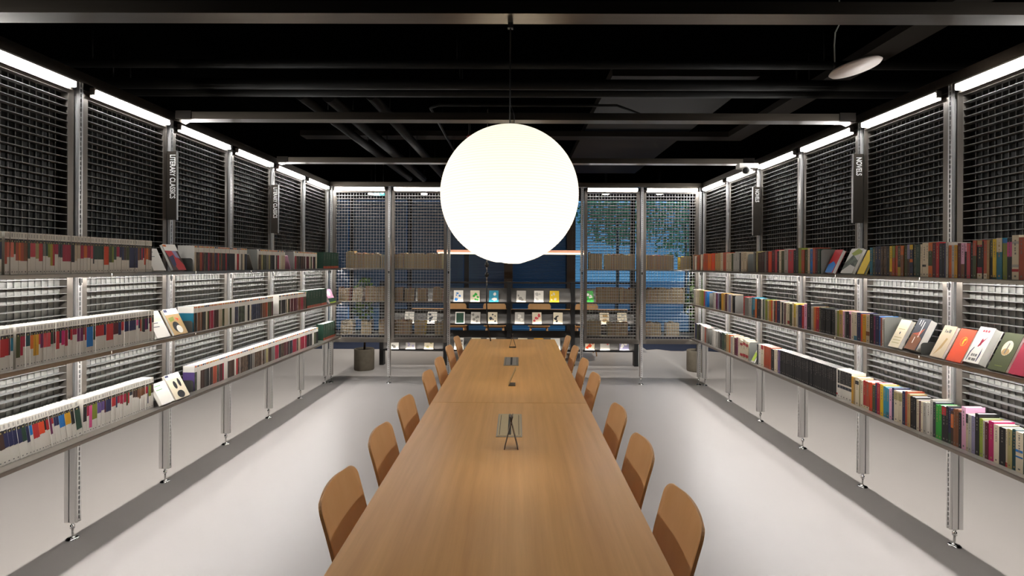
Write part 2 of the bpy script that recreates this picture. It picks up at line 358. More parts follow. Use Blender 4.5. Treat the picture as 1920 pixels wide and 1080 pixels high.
for i, x in enumerate((-2.225, -1.3895, 1.3445, 2.1775)):
    wh = '%s bay of the back wall' % ('far left', 'second', 'third', 'far right')[i]
    inst(P_open, (x, YB - 0.039, 0), 0, 'see-through steel grating panel in the ' + wh, 'panel', 'open grating panels of the back wall')
    inst(P_strip, (x, YB - 0.07, 2.757), 0, 'white strip light under the rail in the ' + wh, 'light', 'strip lights along the top rails')
    o = inst(P_rear, (x, YB + 0.14, 2.757), PI, 'strip light on the rear face of the %s' % wh, 'light', 'strip lights along the top rails')
    for li, z in enumerate(ZS):
        inst(P_plain, (x, YB + 0.252, z), PI, 'steel shelf board at %s level behind the grating, %s' % (LV[li], wh), 'shelf', 'shelf boards behind the back grating')
q = MB(); q.box((XL + 0.056, YB - 0.055, rail_z), (XR - 0.056, YB + 0.055, rail_z + 0.06), M_beam)
tag(q.build('top_rail'), 'steel top rail across the back shelving wall', 'rail', 'top rails')

# hanging signs
def sign(x, y, txt, sz, label):
    t = thing('hanging_sign', label, 'sign', (x, y, 2.02), 0, 'section signs on the posts')
    q = MB(); q.box((-0.04, -0.004, 0), (0.04, 0.004, 0.525), M_sign); q.build('plate', t)
    q = MB(); e = 0.04 if x < 0 else -0.04; q.box((e - 0.002, -0.008, 0), (e + 0.002, 0.008, 0.525), M_alu); q.build('edge_strip', t)
    f = bpy.data.curves.new('lettering', 'FONT'); f.body = txt; f.size = sz; f.offset = sz * 0.018; f.align_x = 'LEFT'; f.align_y = 'CENTER'; f.extrude = 0.0006
    f.materials.append(E_text)
    fo = bpy.data.objects.new('lettering', f); C.objects.link(fo); bpy.context.view_layer.update()
    me = bpy.data.meshes.new_from_object(fo.evaluated_get(bpy.context.evaluated_depsgraph_get())); bpy.data.objects.remove(fo)
    o = bpy.data.objects.new('lettering', me); C.objects.link(o); o.parent = t
    R = Matrix(((0, 1, 0, 0.004), (0, 0, -1, -0.0052), (-1, 0, 0, 0.50), (0, 0, 0, 1))); o.matrix_basis = R @ Matrix.Diagonal((0.66, 1, 1, 1))
sign(-2.645, Y0 + D - 0.032, 'LITERARY CLASSICS', 0.058, 'dark LITERARY CLASSICS sign on the second left post, the nearer one')
sign(-2.638, Y0 + 3 * D - 0.032, 'LITERARY CLASSICS', 0.058, 'dark LITERARY CLASSICS sign on the left wall, nearer the back corner')
sign(2.59, Y0 + D - 0.032, 'NOVELS', 0.058, 'dark NOVELS sign on the right wall, the nearer larger one')
sign(2.59, Y0 + 3 * D - 0.032, 'NOVELS', 0.058, 'dark NOVELS sign on the right wall, nearer the back corner')

# security camera
t = thing('security_camera', 'white security camera fixed under the far cross beam at the right wall', 'camera', (2.47, 5.66, 2.785))
q = MB(); q.box((-0.10, -0.05, -0.05), (0.10, 0.05, 0.0), M_white); q.build('mounting_box', t)
q = MB(); q.T = Matrix.Translation((-0.02, -0.03, -0.075)) @ Matrix.Rotation(math.radians(100), 4, 'X') @ Matrix.Rotation(math.radians(-28), 4, 'Y')
q.lathe([(0.0, -0.05), (0.035, -0.045), (0.042, -0.02), (0.042, 0.05), (0.036, 0.06)], M_white, 20); q.build('camera_body', t)
q = MB(); q.T = Matrix.Translation((-0.02, -0.03, -0.075)) @ Matrix.Rotation(math.radians(100), 4, 'X') @ Matrix.Rotation(math.radians(-28), 4, 'Y')
q.lathe([(0.031, 0.06), (0.031, 0.064), (0.012, 0.066)], M_dark, 20); q.build('lens', t)

# ------------------------------------------------------------------ lanterns
M_paper = bpy.data.materials.new('rice_paper'); M_paper.use_nodes = True
nt = M_paper.node_tree; nt.nodes.clear()
out = nt.nodes.new('ShaderNodeOutputMaterial'); mx = nt.nodes.new('ShaderNodeMixShader'); df = nt.nodes.new('ShaderNodeBsdfDiffuse'); tr = nt.nodes.new('ShaderNodeBsdfTranslucent')
mx.inputs[0].default_value = 0.36
tc = nt.nodes.new('ShaderNodeTexCoord'); sp = nt.nodes.new('ShaderNodeSeparateXYZ'); nt.links.new(tc.outputs['Object'], sp.inputs[0])
NR = 52
mu = nt.nodes.new('ShaderNodeMath'); mu.operation = 'MULTIPLY'; mu.inputs[1].default_value = NR / 0.62; nt.links.new(sp.outputs['Z'], mu.inputs[0])
fr = nt.nodes.new('ShaderNodeMath'); fr.operation = 'FRACT'; nt.links.new(mu.outputs[0], fr.inputs[0])
rp = nt.nodes.new('ShaderNodeValToRGB'); nt.links.new(fr.outputs[0], rp.inputs[0])
e = rp.color_ramp.elements; e[0].position = 0.0; e[0].color = (0.50, 0.47, 0.40, 1); e[1].position = 0.18; e[1].color = (0.86, 0.84, 0.78, 1)
for n_ in (df, tr): nt.links.new(rp.outputs['Color'], n_.inputs['Color'])
nt.links.new(df.outputs[0], mx.inputs[1]); nt.links.new(tr.outputs[0], mx.inputs[2]); nt.links.new(mx.outputs[0], out.inputs['Surface'])
def lantern(y, label):
    r = 0.312; t = thing('paper_lantern', label, 'lantern', (-0.035, y, 2.007), 0, 'round paper lanterns over the table')
    q = MB(); prof = []; nseg = NR * 3
    a0 = math.asin(0.06 / r)
    for k in range(nseg + 1):
        a = a0 + (PI - 2 * a0) * k / nseg; z = -r * math.cos(a); ph = (z / 0.62 * NR) % 1
        rr = r * math.sin(a) * (1 - 0.004 * (1 - math.sin(PI * ph)))
        prof.append((rr, z))
    q.lathe(prof, M_paper, 72, cap=False); q.build('paper_shade', t)
    q = MB(); q.rings([[((0.06 + dr) * math.cos(2 * PI * k / 24), (0.06 + dr) * math.sin(2 * PI * k / 24), sgn * 0.306 + dz) for k in range(24)] for sgn in (1,) for dr, dz in ((-.003, 0), (0, .003), (.003, 0), (0, -.003))], M_cord, closed=True); q.build('top_ring', t)
    q = MB(); zt = rail_z - 2.007 - 0.01; q.tube([(0, 0, 0.06), (0, 0, zt)], 0.0035, M_cord, 6); q.tube([(0.02, 0, 0.29), (0.02, 0, 0.36), (0.006, 0, 0.40)], 0.002, M_cord, 6); q.box((-0.012, -0.012, zt - 0.02), (0.012, 0.012, zt + 0.005), M_cord); q.build('cord', t)
    q = MB(); q.lathe([(0.0, -0.05), (0.022, -0.04), (0.03, -0.012), (0.024, 0.014), (0.014, 0.04), (0.014, 0.07)], emit('bulb_glass', (1.0, 0.88, 0.7, 1), 6), 16, cap=False); q.build('bulb', t)
    L = bpy.data.lights.new('lantern_bulb', 'POINT'); L.energy = 5.9; L.color = (1.0, 0.94, 0.85); L.shadow_soft_size = 0.05
    lo = bpy.data.objects.new('lantern_bulb_light', L); C.objects.link(lo); lo.parent = t; lo.location = (0, 0, -0.03)
lantern(Y0 - D + 0.03, 'large glowing round paper lantern hanging nearest over the table')
lantern(Y0 + D + 0.06, 'glowing round paper lantern mostly hidden behind the nearest lantern')
lantern(Y0 + 3 * D + 0.06, 'farthest glowing paper lantern, hidden behind the two nearer lanterns')

# ------------------------------------------------------------------ tables, chairs, things on the table
TX0, TX1 = -0.583, 0.486
def table(y0, y1, label):
    t = thing('reading_table', label, 'table', ((TX0 + TX1) / 2, (y0 + y1) / 2, 0), 0, 'long oak reading tables')
    w, l = (TX1 - TX0) / 2, (y1 - y0) / 2
    q = MB(); q.box((-w, -l + 0.002, 0.712), (w, l - 0.002, 0.74), M_oak); q.build('tabletop', t)
    for sy in (-1, 1):
        q = MB(); q.box((-0.15, sy * (l - 0.45) - 0.03, 0), (0.15, sy * (l - 0.45) + 0.03, 0.712), M_oak2); q.build('leg', t)
    q = MB(); q.box((-0.05, -l + 0.48, 0.60), (0.05, l - 0.48, 0.712), M_oak2); q.build('cable_beam', t)
table(0.52, 3.61, 'long oak reading table nearest the camera')
table(3.61, 6.70, 'long oak reading table beyond the seam, at the far end')
def chair_proto():
    t = bpy.data.objects.new('chair', None); C.objects.link(t)       # local: +y is the back side, seat centre at origin
    def sheet(fn, nu, nv, th, m, name):
        q = MB(); P = [[Vector(fn(-1 + 2 * i / nu, j / nv)) for i in range(nu + 1)] for j in range(nv + 1)]
        def nrm(j, i):
            a = P[j][min(i + 1, nu)] - P[j][max(i - 1, 0)]; b = P[min(j + 1, nv)][i] - P[max(j - 1, 0)][i]
            n = a.cross(b); return n.normalized() if n.length > 1e-9 else Vector((0, -1, 0))
        A = [[q.addv(P[j][i] + nrm(j, i) * th / 2) for i in range(nu + 1)] for j in range(nv + 1)]
        B = [[q.addv(P[j][i] - nrm(j, i) * th / 2) for i in range(nu + 1)] for j in range(nv + 1)]
        for j in range(nv):
            for i in range(nu):
                q.face([A[j][i], A[j][i + 1], A[j + 1][i + 1], A[j + 1][i]], m, True); q.face([B[j][i], B[j + 1][i], B[j + 1][i + 1], B[j][i + 1]], m, True)
        rim = [(0, i) for i in range(nu)] + [(j, nu) for j in range(nv)] + [(nv, i) for i in range(nu, 0, -1)] + [(j, 0) for j in range(nv, 0, -1)]
        for (j, i), (j2, i2) in zip(rim, rim[1:] + rim[:1]): q.face([A[j][i], B[j][i], B[j2][i2], A[j2][i2]], M_ply)
        return q.build(name, t)
    def rnd_w(v, w, r, h):                                             # half width with rounded corner near the end v=1
        d = (1 - v) * h
        return w if d >= r else w - r + math.sqrt(max(0, r * r - (r - d) ** 2))
    def back(u, v):
        v = 1 - (1 - v) ** 1.7; h = 0.385; w = rnd_w(v, 0.205 + 0.006 * v, 0.05, h) * (0.86 + 0.14 * min(1, v * 2.2))
        return (u * w, 0.20 + 0.075 * v + 0.02 * v * v - 0.025 * (u * w / 0.2) ** 2, 0.44 + h * v - 0.012 * u * u * v)
    def seat(u, v):
        v = 1 - (1 - v) ** 1.7; l = 0.41; w = rnd_w(v, 0.205, 0.06, l)
        return (u * w, 0.195 - l * v, 0.452 - 0.012 * math.sin(PI * v) - 0.01 * v * v + 0.006 * u * u)
    sheet(back, 14, 18, 0.011, M_oak2, 'backrest'); sheet(seat, 12, 14, 0.012, M_oak2, 'seat')
    for sx in (-1, 1):
        for y0, y1 in ((-0.15, -0.19), (0.15, 0.22)):
            q = MB(); q.tube([(sx * 0.15, y0, 0.437), (sx * 0.195, y1, 0.0)], [0.017, 0.011], M_oak2, 10); q.build('leg', t)
    q = MB(); q.box((-0.15, -0.15, 0.425), (0.15, 0.17, 0.437), M_ply); q.build('seat_frame', t)
    return t
P_chair = chair_proto()
for side, rz, x, ys in (('left', PI / 2, -0.445, (2.10, 2.74, 3.36, 4.20, 4.82, 5.54, 6.26)), ('right', -PI / 2, 0.355, (1.94, 2.58, 3.18, 4.14, 4.80, 5.56, 6.36))):
    for i, y in enumerate(ys):
        inst(P_chair, (x, y, 0), rz, 'plywood chair pushed under the %s side of the table, %s from the camera' % (side, ordw(i + 1)), 'chair', 'plywood chairs along the reading tables')
for i, x in enumerate((-1.14, -0.41, 0.42, 1.29)):
    o = inst(P_chair, (x, 9.95, 0), PI, 'pale plywood chair seen through the magazine rack, %s from the left' % ordw(i + 1), 'chair', 'chairs behind the magazine rack'); o.scale = (1, 1, 1.2)

def hatch(x0, x1, y0, y1, m, label):
    t = thing('cable_hatch', label, 'hatch', ((x0 + x1) / 2, (y0 + y1) / 2, 0.7402), 0, 'cable hatches in the tables')
    w, l = (x1 - x0) / 2, (y1 - y0) / 2; q = MB()
    q.box((-w, -l, 0), (w, l, 0.002), M_steel); q.build('frame', t)
    q = MB(); q.box((-w + 0.008, -l + 0.012, 0.002), (w - 0.008, l - 0.012, 0.0035), m); q.build('lid', t)
    q = MB(); q.box((-0.008, -l + 0.03, 0.0035), (0.010, l - 0.02, 0.0042), M_dark)
    for s in (-1, 1): q.box((s * (w - 0.018) - 0.0015, -l + 0.03, 0.0035), (s * (w - 0.018) + 0.0015, l - 0.03, 0.0042), M_dark)
    q.build('slot', t)
hatch(-0.111, 0.034, 2.89, 3.33, mat('hatch_beige', 'c3ad84', 0.45), 'beige cable hatch let into the near table behind a tent stand')
hatch(-0.122, 0.022, 4.93, 5.38, mat('hatch_grey', '8f8981', 0.4), 'grey cable hatch let into the far table')
def tent(x, y, ln, h, w, label, single=False, foot=False):
    t = thing('tent_stand', label, 'stand', (x, y, 0.74), 0, 'folded metal tent stands on the tables')
    m = mat('stand_metal', (0.10, 0.09, 0.085, 1), 0.35, 0.6)
    q = MB()
    if single:
        q.box((-w / 2, -ln / 2, 0), (w / 2, ln / 2, 0.004), m); q.build('foot_plate', t); q = MB()
        a = [(-w / 2, 0.0), (-w / 2 + 0.004, 0.0), (w / 2 + 0.004, h), (w / 2, h)]
        q.rings([[(p[0], s * ln / 2, p[1] + 0.004) for p in a] for s in (-1, 1)], mat('stand_brass', 'b79a6c', 0.4), sm=False); q.build('face_plate', t)
    else:
        for sx in (-1, 1):
            q = MB(); a = [(sx * w / 2, 0), (sx * w / 2 - 0.0035 * sx, 0), (-0.006 * sx - 0.0035 * sx, h), (-0.006 * sx, h)]
            q.rings([[(p[0], s * ln / 2, p[1]) for p in a] for s in (-1, 1)], m, sm=False); q.build('face_plate', t)
        if foot: q = MB(); q.box((-w / 2 + 0.004, -ln / 2, 0), (w / 2 - 0.004, ln / 2, 0.006), M_cord); q.build('foot_plate', t)
tent(-0.025, 2.72, 0.06, 0.17, 0.074, 'folded metal tent stand in front of the beige hatch on the near table')
tent(-0.035, 4.16, 0.11, 0.125, 0.055, 'slanted brass plate stand on the far table just past the seam', True)
tent(-0.045, 6.03, 0.06, 0.155, 0.08, 'folded metal tent stand near the far end of the table', foot=True)

# cord hanging down to the far end of the table
t = thing('hanging_cable', 'black power cable with two round black plugs hanging to the far table end', 'cable', (-0.37, 6.45, 0.74))
q = MB(); q.tube([(0, 0, CEIL - 0.74), (0, 0, 0.72)], 0.006, mat('chain', '9a958c', 0.4, 0.6), 6)
for k in range(14): q.lathe([(0.0, 1.26 - k * 0.042), (0.010, 1.245 - k * 0.042), (0.0, 1.23 - k * 0.042)], MATS['chain'], 8, cap=False)
q.build('chain', t)
q = MB()
for z in (0.945, 0.825): q.lathe([(0.0, z - 0.035), (0.022, z - 0.022), (0.028, z), (0.022, z + 0.022), (0.0, z + 0.035)], M_cord, 14, cap=False)
q.build('plug', t)
q = MB(); q.tube([(0, 0, 0.72), (0.0, 0, 0.45), (0.01, 0, 0.25), (0.03, 0.02, 0.12), (0.05, 0.05, 0.004)], 0.008, M_cord, 8); q.build('cord', t)

# ------------------------------------------------------------------ books
PAL = dict(nv=('22264e', 'navy'), sa=('d9705a', 'salmon'), og=('d06a28', 'orange'), rb=('ab4a2e', 'rust'), dg=('1f3f30', 'dark green'), rp=('c2434b', 'coral'), kh=('a89c68', 'khaki'),
    rd=('b52a2e', 'red'), gy=('77736c', 'grey'), gl=('7f8a2e', 'olive'), ym=('ac962c', 'mustard'), cr=('a2183a', 'crimson'), sl=('2d323b', 'slate'), bk=('17171a', 'black'), be=('c9b79a', 'beige'),
    ol=('424824', 'dark olive'), br=('7c4c2e', 'brown'), db=('40291f', 'dark brown'), or_=('da4a22', 'orange-red'), te=('1f6f86', 'teal'), dt=('17464c', 'dark teal'), mu=('cf9a22', 'mustard'),
    pl=('6c1f50', 'plum'), mg=('c01a66', 'magenta'), bl=('1f74bd', 'blue'), pk=('d8558c', 'pink'), lp=('e8b0cc', 'pale pink'), pu=('5f4a85', 'purple'), cm=('dccfb4', 'cream'), wh=('e4dfd5', 'white'),
    lg=('b4afa6', 'light grey'), ye=('e0bc20', 'yellow'), gn=('2f9f37', 'green'), li=('98ae3c', 'lime'), tb=('2f8da8', 'blue-green'), mr=('551422', 'maroon'), tn=('b0905f', 'tan'), lv=('8e88a6', 'lavender'),
    mo=('57604e', 'mottled green'), mb=('3d4560', 'mottled blue'), mn=('6b5440', 'mottled brown'))
MOT = dict(mo='2c3026', mb='1c2030', mn='32261e')
def cmat(c):
    h = PAL[c][0]
    if c in MOT: return mat('cover_' + PAL[c][1].replace(' ', '_'), h, 0.55, noise=MOT[c], nscale=(60, 60, 22), nfac=0.12)
    return mat('cover_' + PAL[c][1].replace(' ', '_').replace('-', '_') + ('_b' if c in ('mu',) else ''), h, 0.5)
BOOKS = []     # every standing book: dict
def rot_for(side): return {'left': PI / 2, 'right': -PI / 2, 'back': PI}[side]
def spine_px(side, x, y=None): return onx(x, y if y else 560, SPX)[1]
SPX = 0
def book(side, lvl, ya, yb, h, spec, dep=0.13, lean=0.0, spx=None, cover=None, order=0, note=None, force_stuff=False, z=None, x=None):
    if max(ya, yb) > 7.405:
        if min(ya, yb) > 7.395: return
        ya, yb = min(ya, yb), 7.405
    BOOKS.append(dict(side=side, lvl=lvl, ya=min(ya, yb), yb=max(ya, yb), h=h, spec=spec, dep=dep, lean=lean, spx=spx, cover=cover, note=note, stuff=force_stuff, z=ZS[lvl] if z is None else z, x=x))
def emit_book(b, mc, mp):
    """adds the cover and the page block in local coordinates: x along the run, y into the shelf, z up"""
    w = (b['yb'] - b['ya']) * 0.97; h, d = b['h'], min(b['dep'], abs((-2.658 if b['side'] == 'left' else 2.611) - b['spx']) if b['side'] != 'back' else 1)
    if b['side'] != 'back' and b['yb'] > 7.3: d = min(d, 0.1)
    t = min(0.0022, w * 0.12)
    sp = b['spec']; kind = sp[0]
    bc = cmat(b['cover'] or (sp[1] if kind != 'lc' else 'wh')); W0 = cmat('wh')
    if kind == 'lc' or (kind == 'pen' and not b['cover']): bc = W0
    x0, x1 = -w / 2, w / 2
    mc.box((x0, 0, 0), (x0 + t, d, h), bc); mc.box((x1 - t, 0, 0), (x1, d, h), bc)
    mc.box((x0 + t, 0, 0), (x1 - t, t, h), bc if kind != 'lc' else W0)
    e = -0.0005
    def band(z0, z1, c, a=0.0, bb_=1.0, ee=e): mc.quad([(x0 + w * a, ee, z0 * h), (x0 + w * bb_, ee, z0 * h), (x0 + w * bb_, ee, z1 * h), (x0 + w * a, ee, z1 * h)], cmat(c))
    if kind == 'lc':                         # white spine, dark box under the head, coloured panel of its own length
        z_b = 1 - sp[2]; band(z_b, 0.755, sp[1]); band(0.755, 0.835, 'bk' if sp[1] not in ('sa', 'kh', 'be') else 'db', 0.02, 0.98)
        band(0.875, 0.965, 'lg', 0.3, 0.7); band(0.055, 0.075, 'sl', 0.35, 0.65)
        band(0.76, 0.80, 'kh', 0.35, 0.65, -0.0007)
    elif kind == 'pen':
        mc.quad([(x0 - 0.0004, 0, 0.74 * h), (x0 - 0.0004, d, 0.74 * h), (x0 - 0.0004, d, h), (x0 - 0.0004, 0, h)][::-1], W0)                      # orange and navy head band, white band, printed panel
        band(0.74, 1.0, 'wh'); band(0.925, 0.985, sp[2], 0.12, 0.88, -0.0007); band(0.0, 0.74, sp[1])
    elif kind == 'b':                        # plain spine with a printed title
        if len(sp) > 2:
            for z0, z1, c in sp[2]: band(z0, z1, c)
        if w > 0.008:
            dark = PAL[sp[1]][0] < '6' or sp[1] in ('cr', 'mg', 'rd', 'pu', 'pl', 'gn', 'te', 'tb')
            r = random.Random(int(b['ya'] * 1e4) + len(sp[1]) * 7)
            tc_ = 'gy' if sp[1] in ('bk', 'sl', 'db', 'ol', 'dg', 'mr', 'nv') else 'tn' if dark else 'gy'; zz = r.uniform(0.48, 0.62)
            while zz < 0.92:
                l_ = r.uniform(0.02, 0.06); band(zz, min(zz + l_, 0.93), tc_, r.uniform(0.36, 0.44), r.uniform(0.56, 0.62), -0.0007); zz += l_ + r.uniform(0.008, 0.05)
            band(0.06, 0.10, tc_, 0.35, 0.65, -0.0007)
    elif kind == 'fore': pass
    ins = 0.0025
    mp.box((x0 + t, t, 0.001), (x1 - t, d - (ins if kind != 'fore' else 0.001), h - ins), M_page if kind != 'fore' else M_pagetan)
    if kind == 'fore': mp.quad([(x1 - t * 2, d, 0.001), (x0 + t * 2, d, 0.001), (x0 + t * 2, d, h - ins), (x1 - t * 2, d, h - ins)], M_pagetan)
def run(side, lvl, spx, pts, x0, hs=(0.2, 0.215), kind='b', dep=0.13, lean=0, yref=None, sc=1.0, off=0.0, cover0=None, note=None):
    """pts: (right pixel edge, colour[, extra]); pixel columns meet the spine plane x = spx"""
    prev = onx(x0, 560, spx)[1]; r = random.Random(int(x0) + lvl)
    first = True
    for p in pts:
        cur = onx(off + p[0] / sc, 560, spx)[1]
        if p[1] != '_':
            h = r.uniform(hs[0], hs[-1])
            if kind == 'lc': sp = ('lc', p[1], p[2]); h = hs[0]
            elif kind == 'pen': sp = ('pen', p[1], p[2]); h = hs[0]
            else:
                sp = ('b', p[1]) + ((p[2],) if len(p) > 2 and p[2] else ())
                if len(p) > 3: h = p[3]
            if abs(cur - prev) > 0.002: book(side, lvl, prev, cur, h, sp, dep, lean, spx, cover0 if first else None, note=note)
            first = False
        prev = cur
S1L, S2L, S3L = -2.505, -2.53, -2.565
# --- left wall: white-spined series, three near stacks (pixel columns read off the photograph)
L1a = [(35,'nv',.64),(80,'_'),(125,'rb',.75),(186,'sa',.59),(250,'sa',.59),(288,'ol',.52),(340,'rb',.67),(378,'og',.67),(442,'rb',.68),(512,'br',.68),(556,'dg',.62),(606,'rp',.58),(655,'rp',.58),(718,'kh',.62),(790,'rd',.68),(842,'gy',.55),(878,'dg',.55),(924,'gl',.58),(968,'ym',.79),(1010,'rd',.79),(1075,'cr',.50),(1108,'sl',.57),(1148,'sl',.58),(1222,'cr',.68),(1310,'cr',.68),(1372,'bk',.70),(1424,'be',.66),(1475,'be',.60)]
L1b = [(112,'be',.60),(170,'cr',.60),(232,'og',.58),(290,'cr',.58),(333,'rp',.60),(360,'sl',.74),(428,'dg',.62),(480,'dg',.62),(534,'dg',.62),(582,'or_',.77),(632,'or_',.77),(684,'ol',.70),(720,'gl',.70),(768,'dg',.62),(824,'cr',.53),(866,'nv',.55),(908,'nv',.63),(946,'db',.63),(1004,'ol',.63),(1062,'nv',.86),(1110,'nv',.86),(1160,'nv',.86),(1192,'br',.63),(1220,'sl',.62),(1254,'cr',.62),(1284,'nv',.56),(1310,'or_',.77),(1352,'og',.60),(1382,'br',.62),(1425,'db',.63)]
run('left', 0, S1L, L1a, 0, (0.213,), 'lc', sc=9.82)
run('left', 0, S1L, L1b[1:], 140 + 112 / 9.82, (0.213,), 'lc', sc=9.82, off=140)
L2a = [(75,'rd',.66),(135,'rd',.64),(156,'mr',.64),(196,'te',.55),(243,'_'),(305,'ol',.74),(345,'cr',.70),(376,'cr',.50),(440,'dt',.50),(486,'og',.58),(526,'mu',.76),(566,'mu',.76),(591,'rp',.50),(636,'pl',.60),(687,'rp',.60),(740,'rp',.60),(779,'dg',.55),(811,'mr',.54),(862,'rd',.70),(895,'sl',.56),(946,'mg',.62),(990,'cr',.66),(1020,'bk',.50),(1058,'rd',.53),(1090,'cr',.40),(1119,'cr',.40)]
L2b = [(46,'cr',.40),(95,'pl',.60),(147,'pl',.60),(178,'br',.44),(205,'rd',.60),(262,'bl',.80),(322,'bl',.80),(355,'dg',.63),(400,'rd',.55),(455,'rd',.55),(505,'rd',.55),(540,'nv',.55),(606,'rd',.72),(661,'rd',.72),(705,'mr',.58),(748,'mr',.58),(797,'nv',.62),(843,'rd',.50),(880,'nv',.55),(925,'nv',.55),(966,'nv',.55),(1006,'nv',.55),(1046,'nv',.55),(1078,'pk',.42),(1107,'nv',.52),(1135,'rb',.62),(1156,'ol',.64),(1192,'sl',.66),(1222,'pl',.60),(1250,'nv',.60),(1269,'nv',.42),(1306,'rd',.68),(1340,'sl',.40)]
run('left', 1, S2L, L2a, 5 / 7.713, (0.213,), 'lc', sc=7.713)
run('left', 1, S2L, L2b, 145, (0.213,), 'lc', sc=9.0, off=140)
L3a = [(48,'dg',.62),(104,'db',.62),(160,'nv',.60),(215,'nv',.60),(264,'nv',.60),(314,'nv',.60),(368,'dg',.60),(404,'nv',.66),(438,'bl',.50),(474,'rd',.62),(511,'rd',.62),(548,'or_',.56),(578,'or_',.56),(602,'bk',.50),(636,'rd',.52),(662,'pl',.66),(688,'rd',.40),(716,'nv',.48),(748,'nv',.48),(786,'bl',.58),(820,'bl',.58),(855,'mu',.56),(890,'mu',.56),(930,'bk',.60)]
run('left', 2, S3L, L3a, 0, (0.213,), 'lc', sc=6.35, lean=math.radians(-9))
L3b = [(70,'dg',.80)]
run('left', 2, S3L, L3b, 146.7, (0.213,), 'lc', sc=6.35, off=146, lean=math.radians(-9))
L3c = [(184,'bk',.65),(217,'cr',.52),(260,'pk',.87),(298,'gl',.67),(336,'gl',.67),(392,'pu',.55),(440,'pu',.50),(462,'mr',.60),(496,'nv',.60),(542,'nv',.60),(580,'rd',.50),(607,'rd',.50),(628,'nv',.57),(662,'cr',.46),(690,'cr',.50),(714,'cr',.53),(755,'cr',.50),(780,'ol',.62),(804,'rd',.57),(824,'sl',.35),(850,'sl',.35),(886,'db',.45),(917,'db',.47),(945,'br',.50),(966,'br',.55),(1000,'br',.48),(1032,'br',.47),(1062,'rd',.46),(1076,'nv',.80),(1112,'gl',.58),(1150,'db',.50)]
run('left', 2, S3L, L3c, 157, (0.213,), 'lc', sc=7.7125, off=140)
# --- left wall, farther: head-banded paperbacks in small runs
def pen(side, lvl, spx, xa, xb, n, cover=None, dark=0.7):
    r = random.Random(int(xa) * 3 + lvl); cols = 'mo bk mn db br mr bk wh ol bk cr rb mb kh cm mo rd db wh be mn bk mr gy wh'.split()
    pts = []; ws = [r.uniform(0.7, 1.35) for _ in range(n)]; s = sum(ws); x = xa; cur = r.choice(cols)
    for w in ws:
        x += w / s * (xb - xa)
        if r.random() < dark: cur = r.choice(cols)
        pts.append((x, cur, r.choice(('og', 'og', 'nv', 'mu'))))
    run(side, lvl, spx, pts, xa, (0.2,), 'pen', cover0=cover)
pen('left', 0, -2.515, 364, 463, 32, 'wh'); pen('left', 0, -2.515, 485, 534, 18); pen('left', 0, -2.515, 553, 594, 16)
pen('left', 1, S2L, 364, 512, 46, 'te'); pen('left', 1, S2L, 523, 574, 20); pen('left', 2, S3L, 366, 597, 68, 'pu')
def setrun(side, lvl, spx, xa, xb, n, col, h, bands=None, note=None):
    run(side, lvl, spx, [(xa + (xb - xa) * (k + 1) / n, col, bands, h) for k in range(n)], xa, (h, h), note=note)
gb = [(0.0, 0.14, 'rb')]
for px_, c_ in ((479, 'gy'), (547, 'lp')):
    y_ = onx(px_, 560, -2.515)[1] - 0.03; book('left', 0, y_ - 0.015, y_, 0.165, ('b', c_), 0.12, -0.5, -2.515, force_stuff=True)
setrun('left', 0, -2.52, 606, 640, 7, 'dg', 0.215, gb); setrun('left', 1, S2L, 576, 613, 7, 'dg', 0.215, gb); setrun('left', 2, S3L, 607, 636, 7, 'dg', 0.215, gb)
# --- right wall
R1, R2, R3 = 2.475, 2.488, 2.503
def rnd_run(side, lvl, spx, xa, xb, n, cols, hs):
    r = random.Random(int(xa) * 7 + lvl); ws = [r.uniform(0.6, 1.5) for _ in range(n)]; s = sum(ws); x = xa; pts = []
    for w in ws: x += w / s * (xb - xa); pts.append((x, r.choice(cols)))
    run(side, lvl, spx, pts, xa, hs)
rnd_run('right', 0, R1, 1295, 1316, 9, 'bk cm br kh rb lg'.split(), (0.19, 0.215))
run('right', 0, R1, [(1322,'rb'),(1327,'rb'),(1333,'og'),(1340,'or_'),(1345,'tn'),(1350,'tn'),(1355,'be'),(1361,'rb'),(1366,'be'),(1371,'be'),(1374,'ol'),(1378,'lg'),(1382,'lg'),(1386,'lg'),(1389,'bk'),(1394,'be'),(1399,'be')], 1318, (0.2, 0.225))
rnd_run('right', 0, R1, 1412, 1440, 12, 'kh bk mr cm gy db tn'.split(), (0.195, 0.215))
run('right', 0, R1, [(1446,'or_'),(1452,'mr'),(1456,'rp'),(1460,'bk'),(1464,'cm'),(1470,'ol'),(1477,'lg'),(1487,'rp'),(1491,'bk'),(1496,'sl'),(1502,'gl'),(1508,'rb'),(1514,'ol'),(1518,'be'),(1523,'bl'),(1528,'rb'),(1532,'mr'),(1537,'dg')], 1440, (0.2, 0.222))
R1n = [(300,'te'),(360,'mo'),(420,'mb'),(492,'mb'),(542,'mn'),(622,'mn'),(690,'bk'),(746,'ye',[(0.0,0.15,'br')]),(806,'gl',[(0.0,0.6,'rb')]),(862,'rb'),(936,'mo',[(0.0,0.3,'ym')]),(1008,'og',[(0.0,0.7,'br')]),(1082,'ol'),(1142,'lv',[(0.0,0.55,'db')]),(1214,'mb',[(0.85,1.0,'ye'),(0.45,0.55,'og')]),(1287,'mo'),(1370,'dg'),(1416,'cm',None,0.2),(1502,'cm',[(0.30,0.36,'bk')],0.208),(1562,'cm',None,0.206),(1655,'og',[(0.33,0.75,'ol')],0.208),(1732,'mr',None,0.205),(1802,'rd',None,0.208),(1870,'sl',None,0.2),(1925,'bk',None,0.2)]
run('right', 0, R1, R1n, 1630, (0.195, 0.203), sc=12, off=1610)
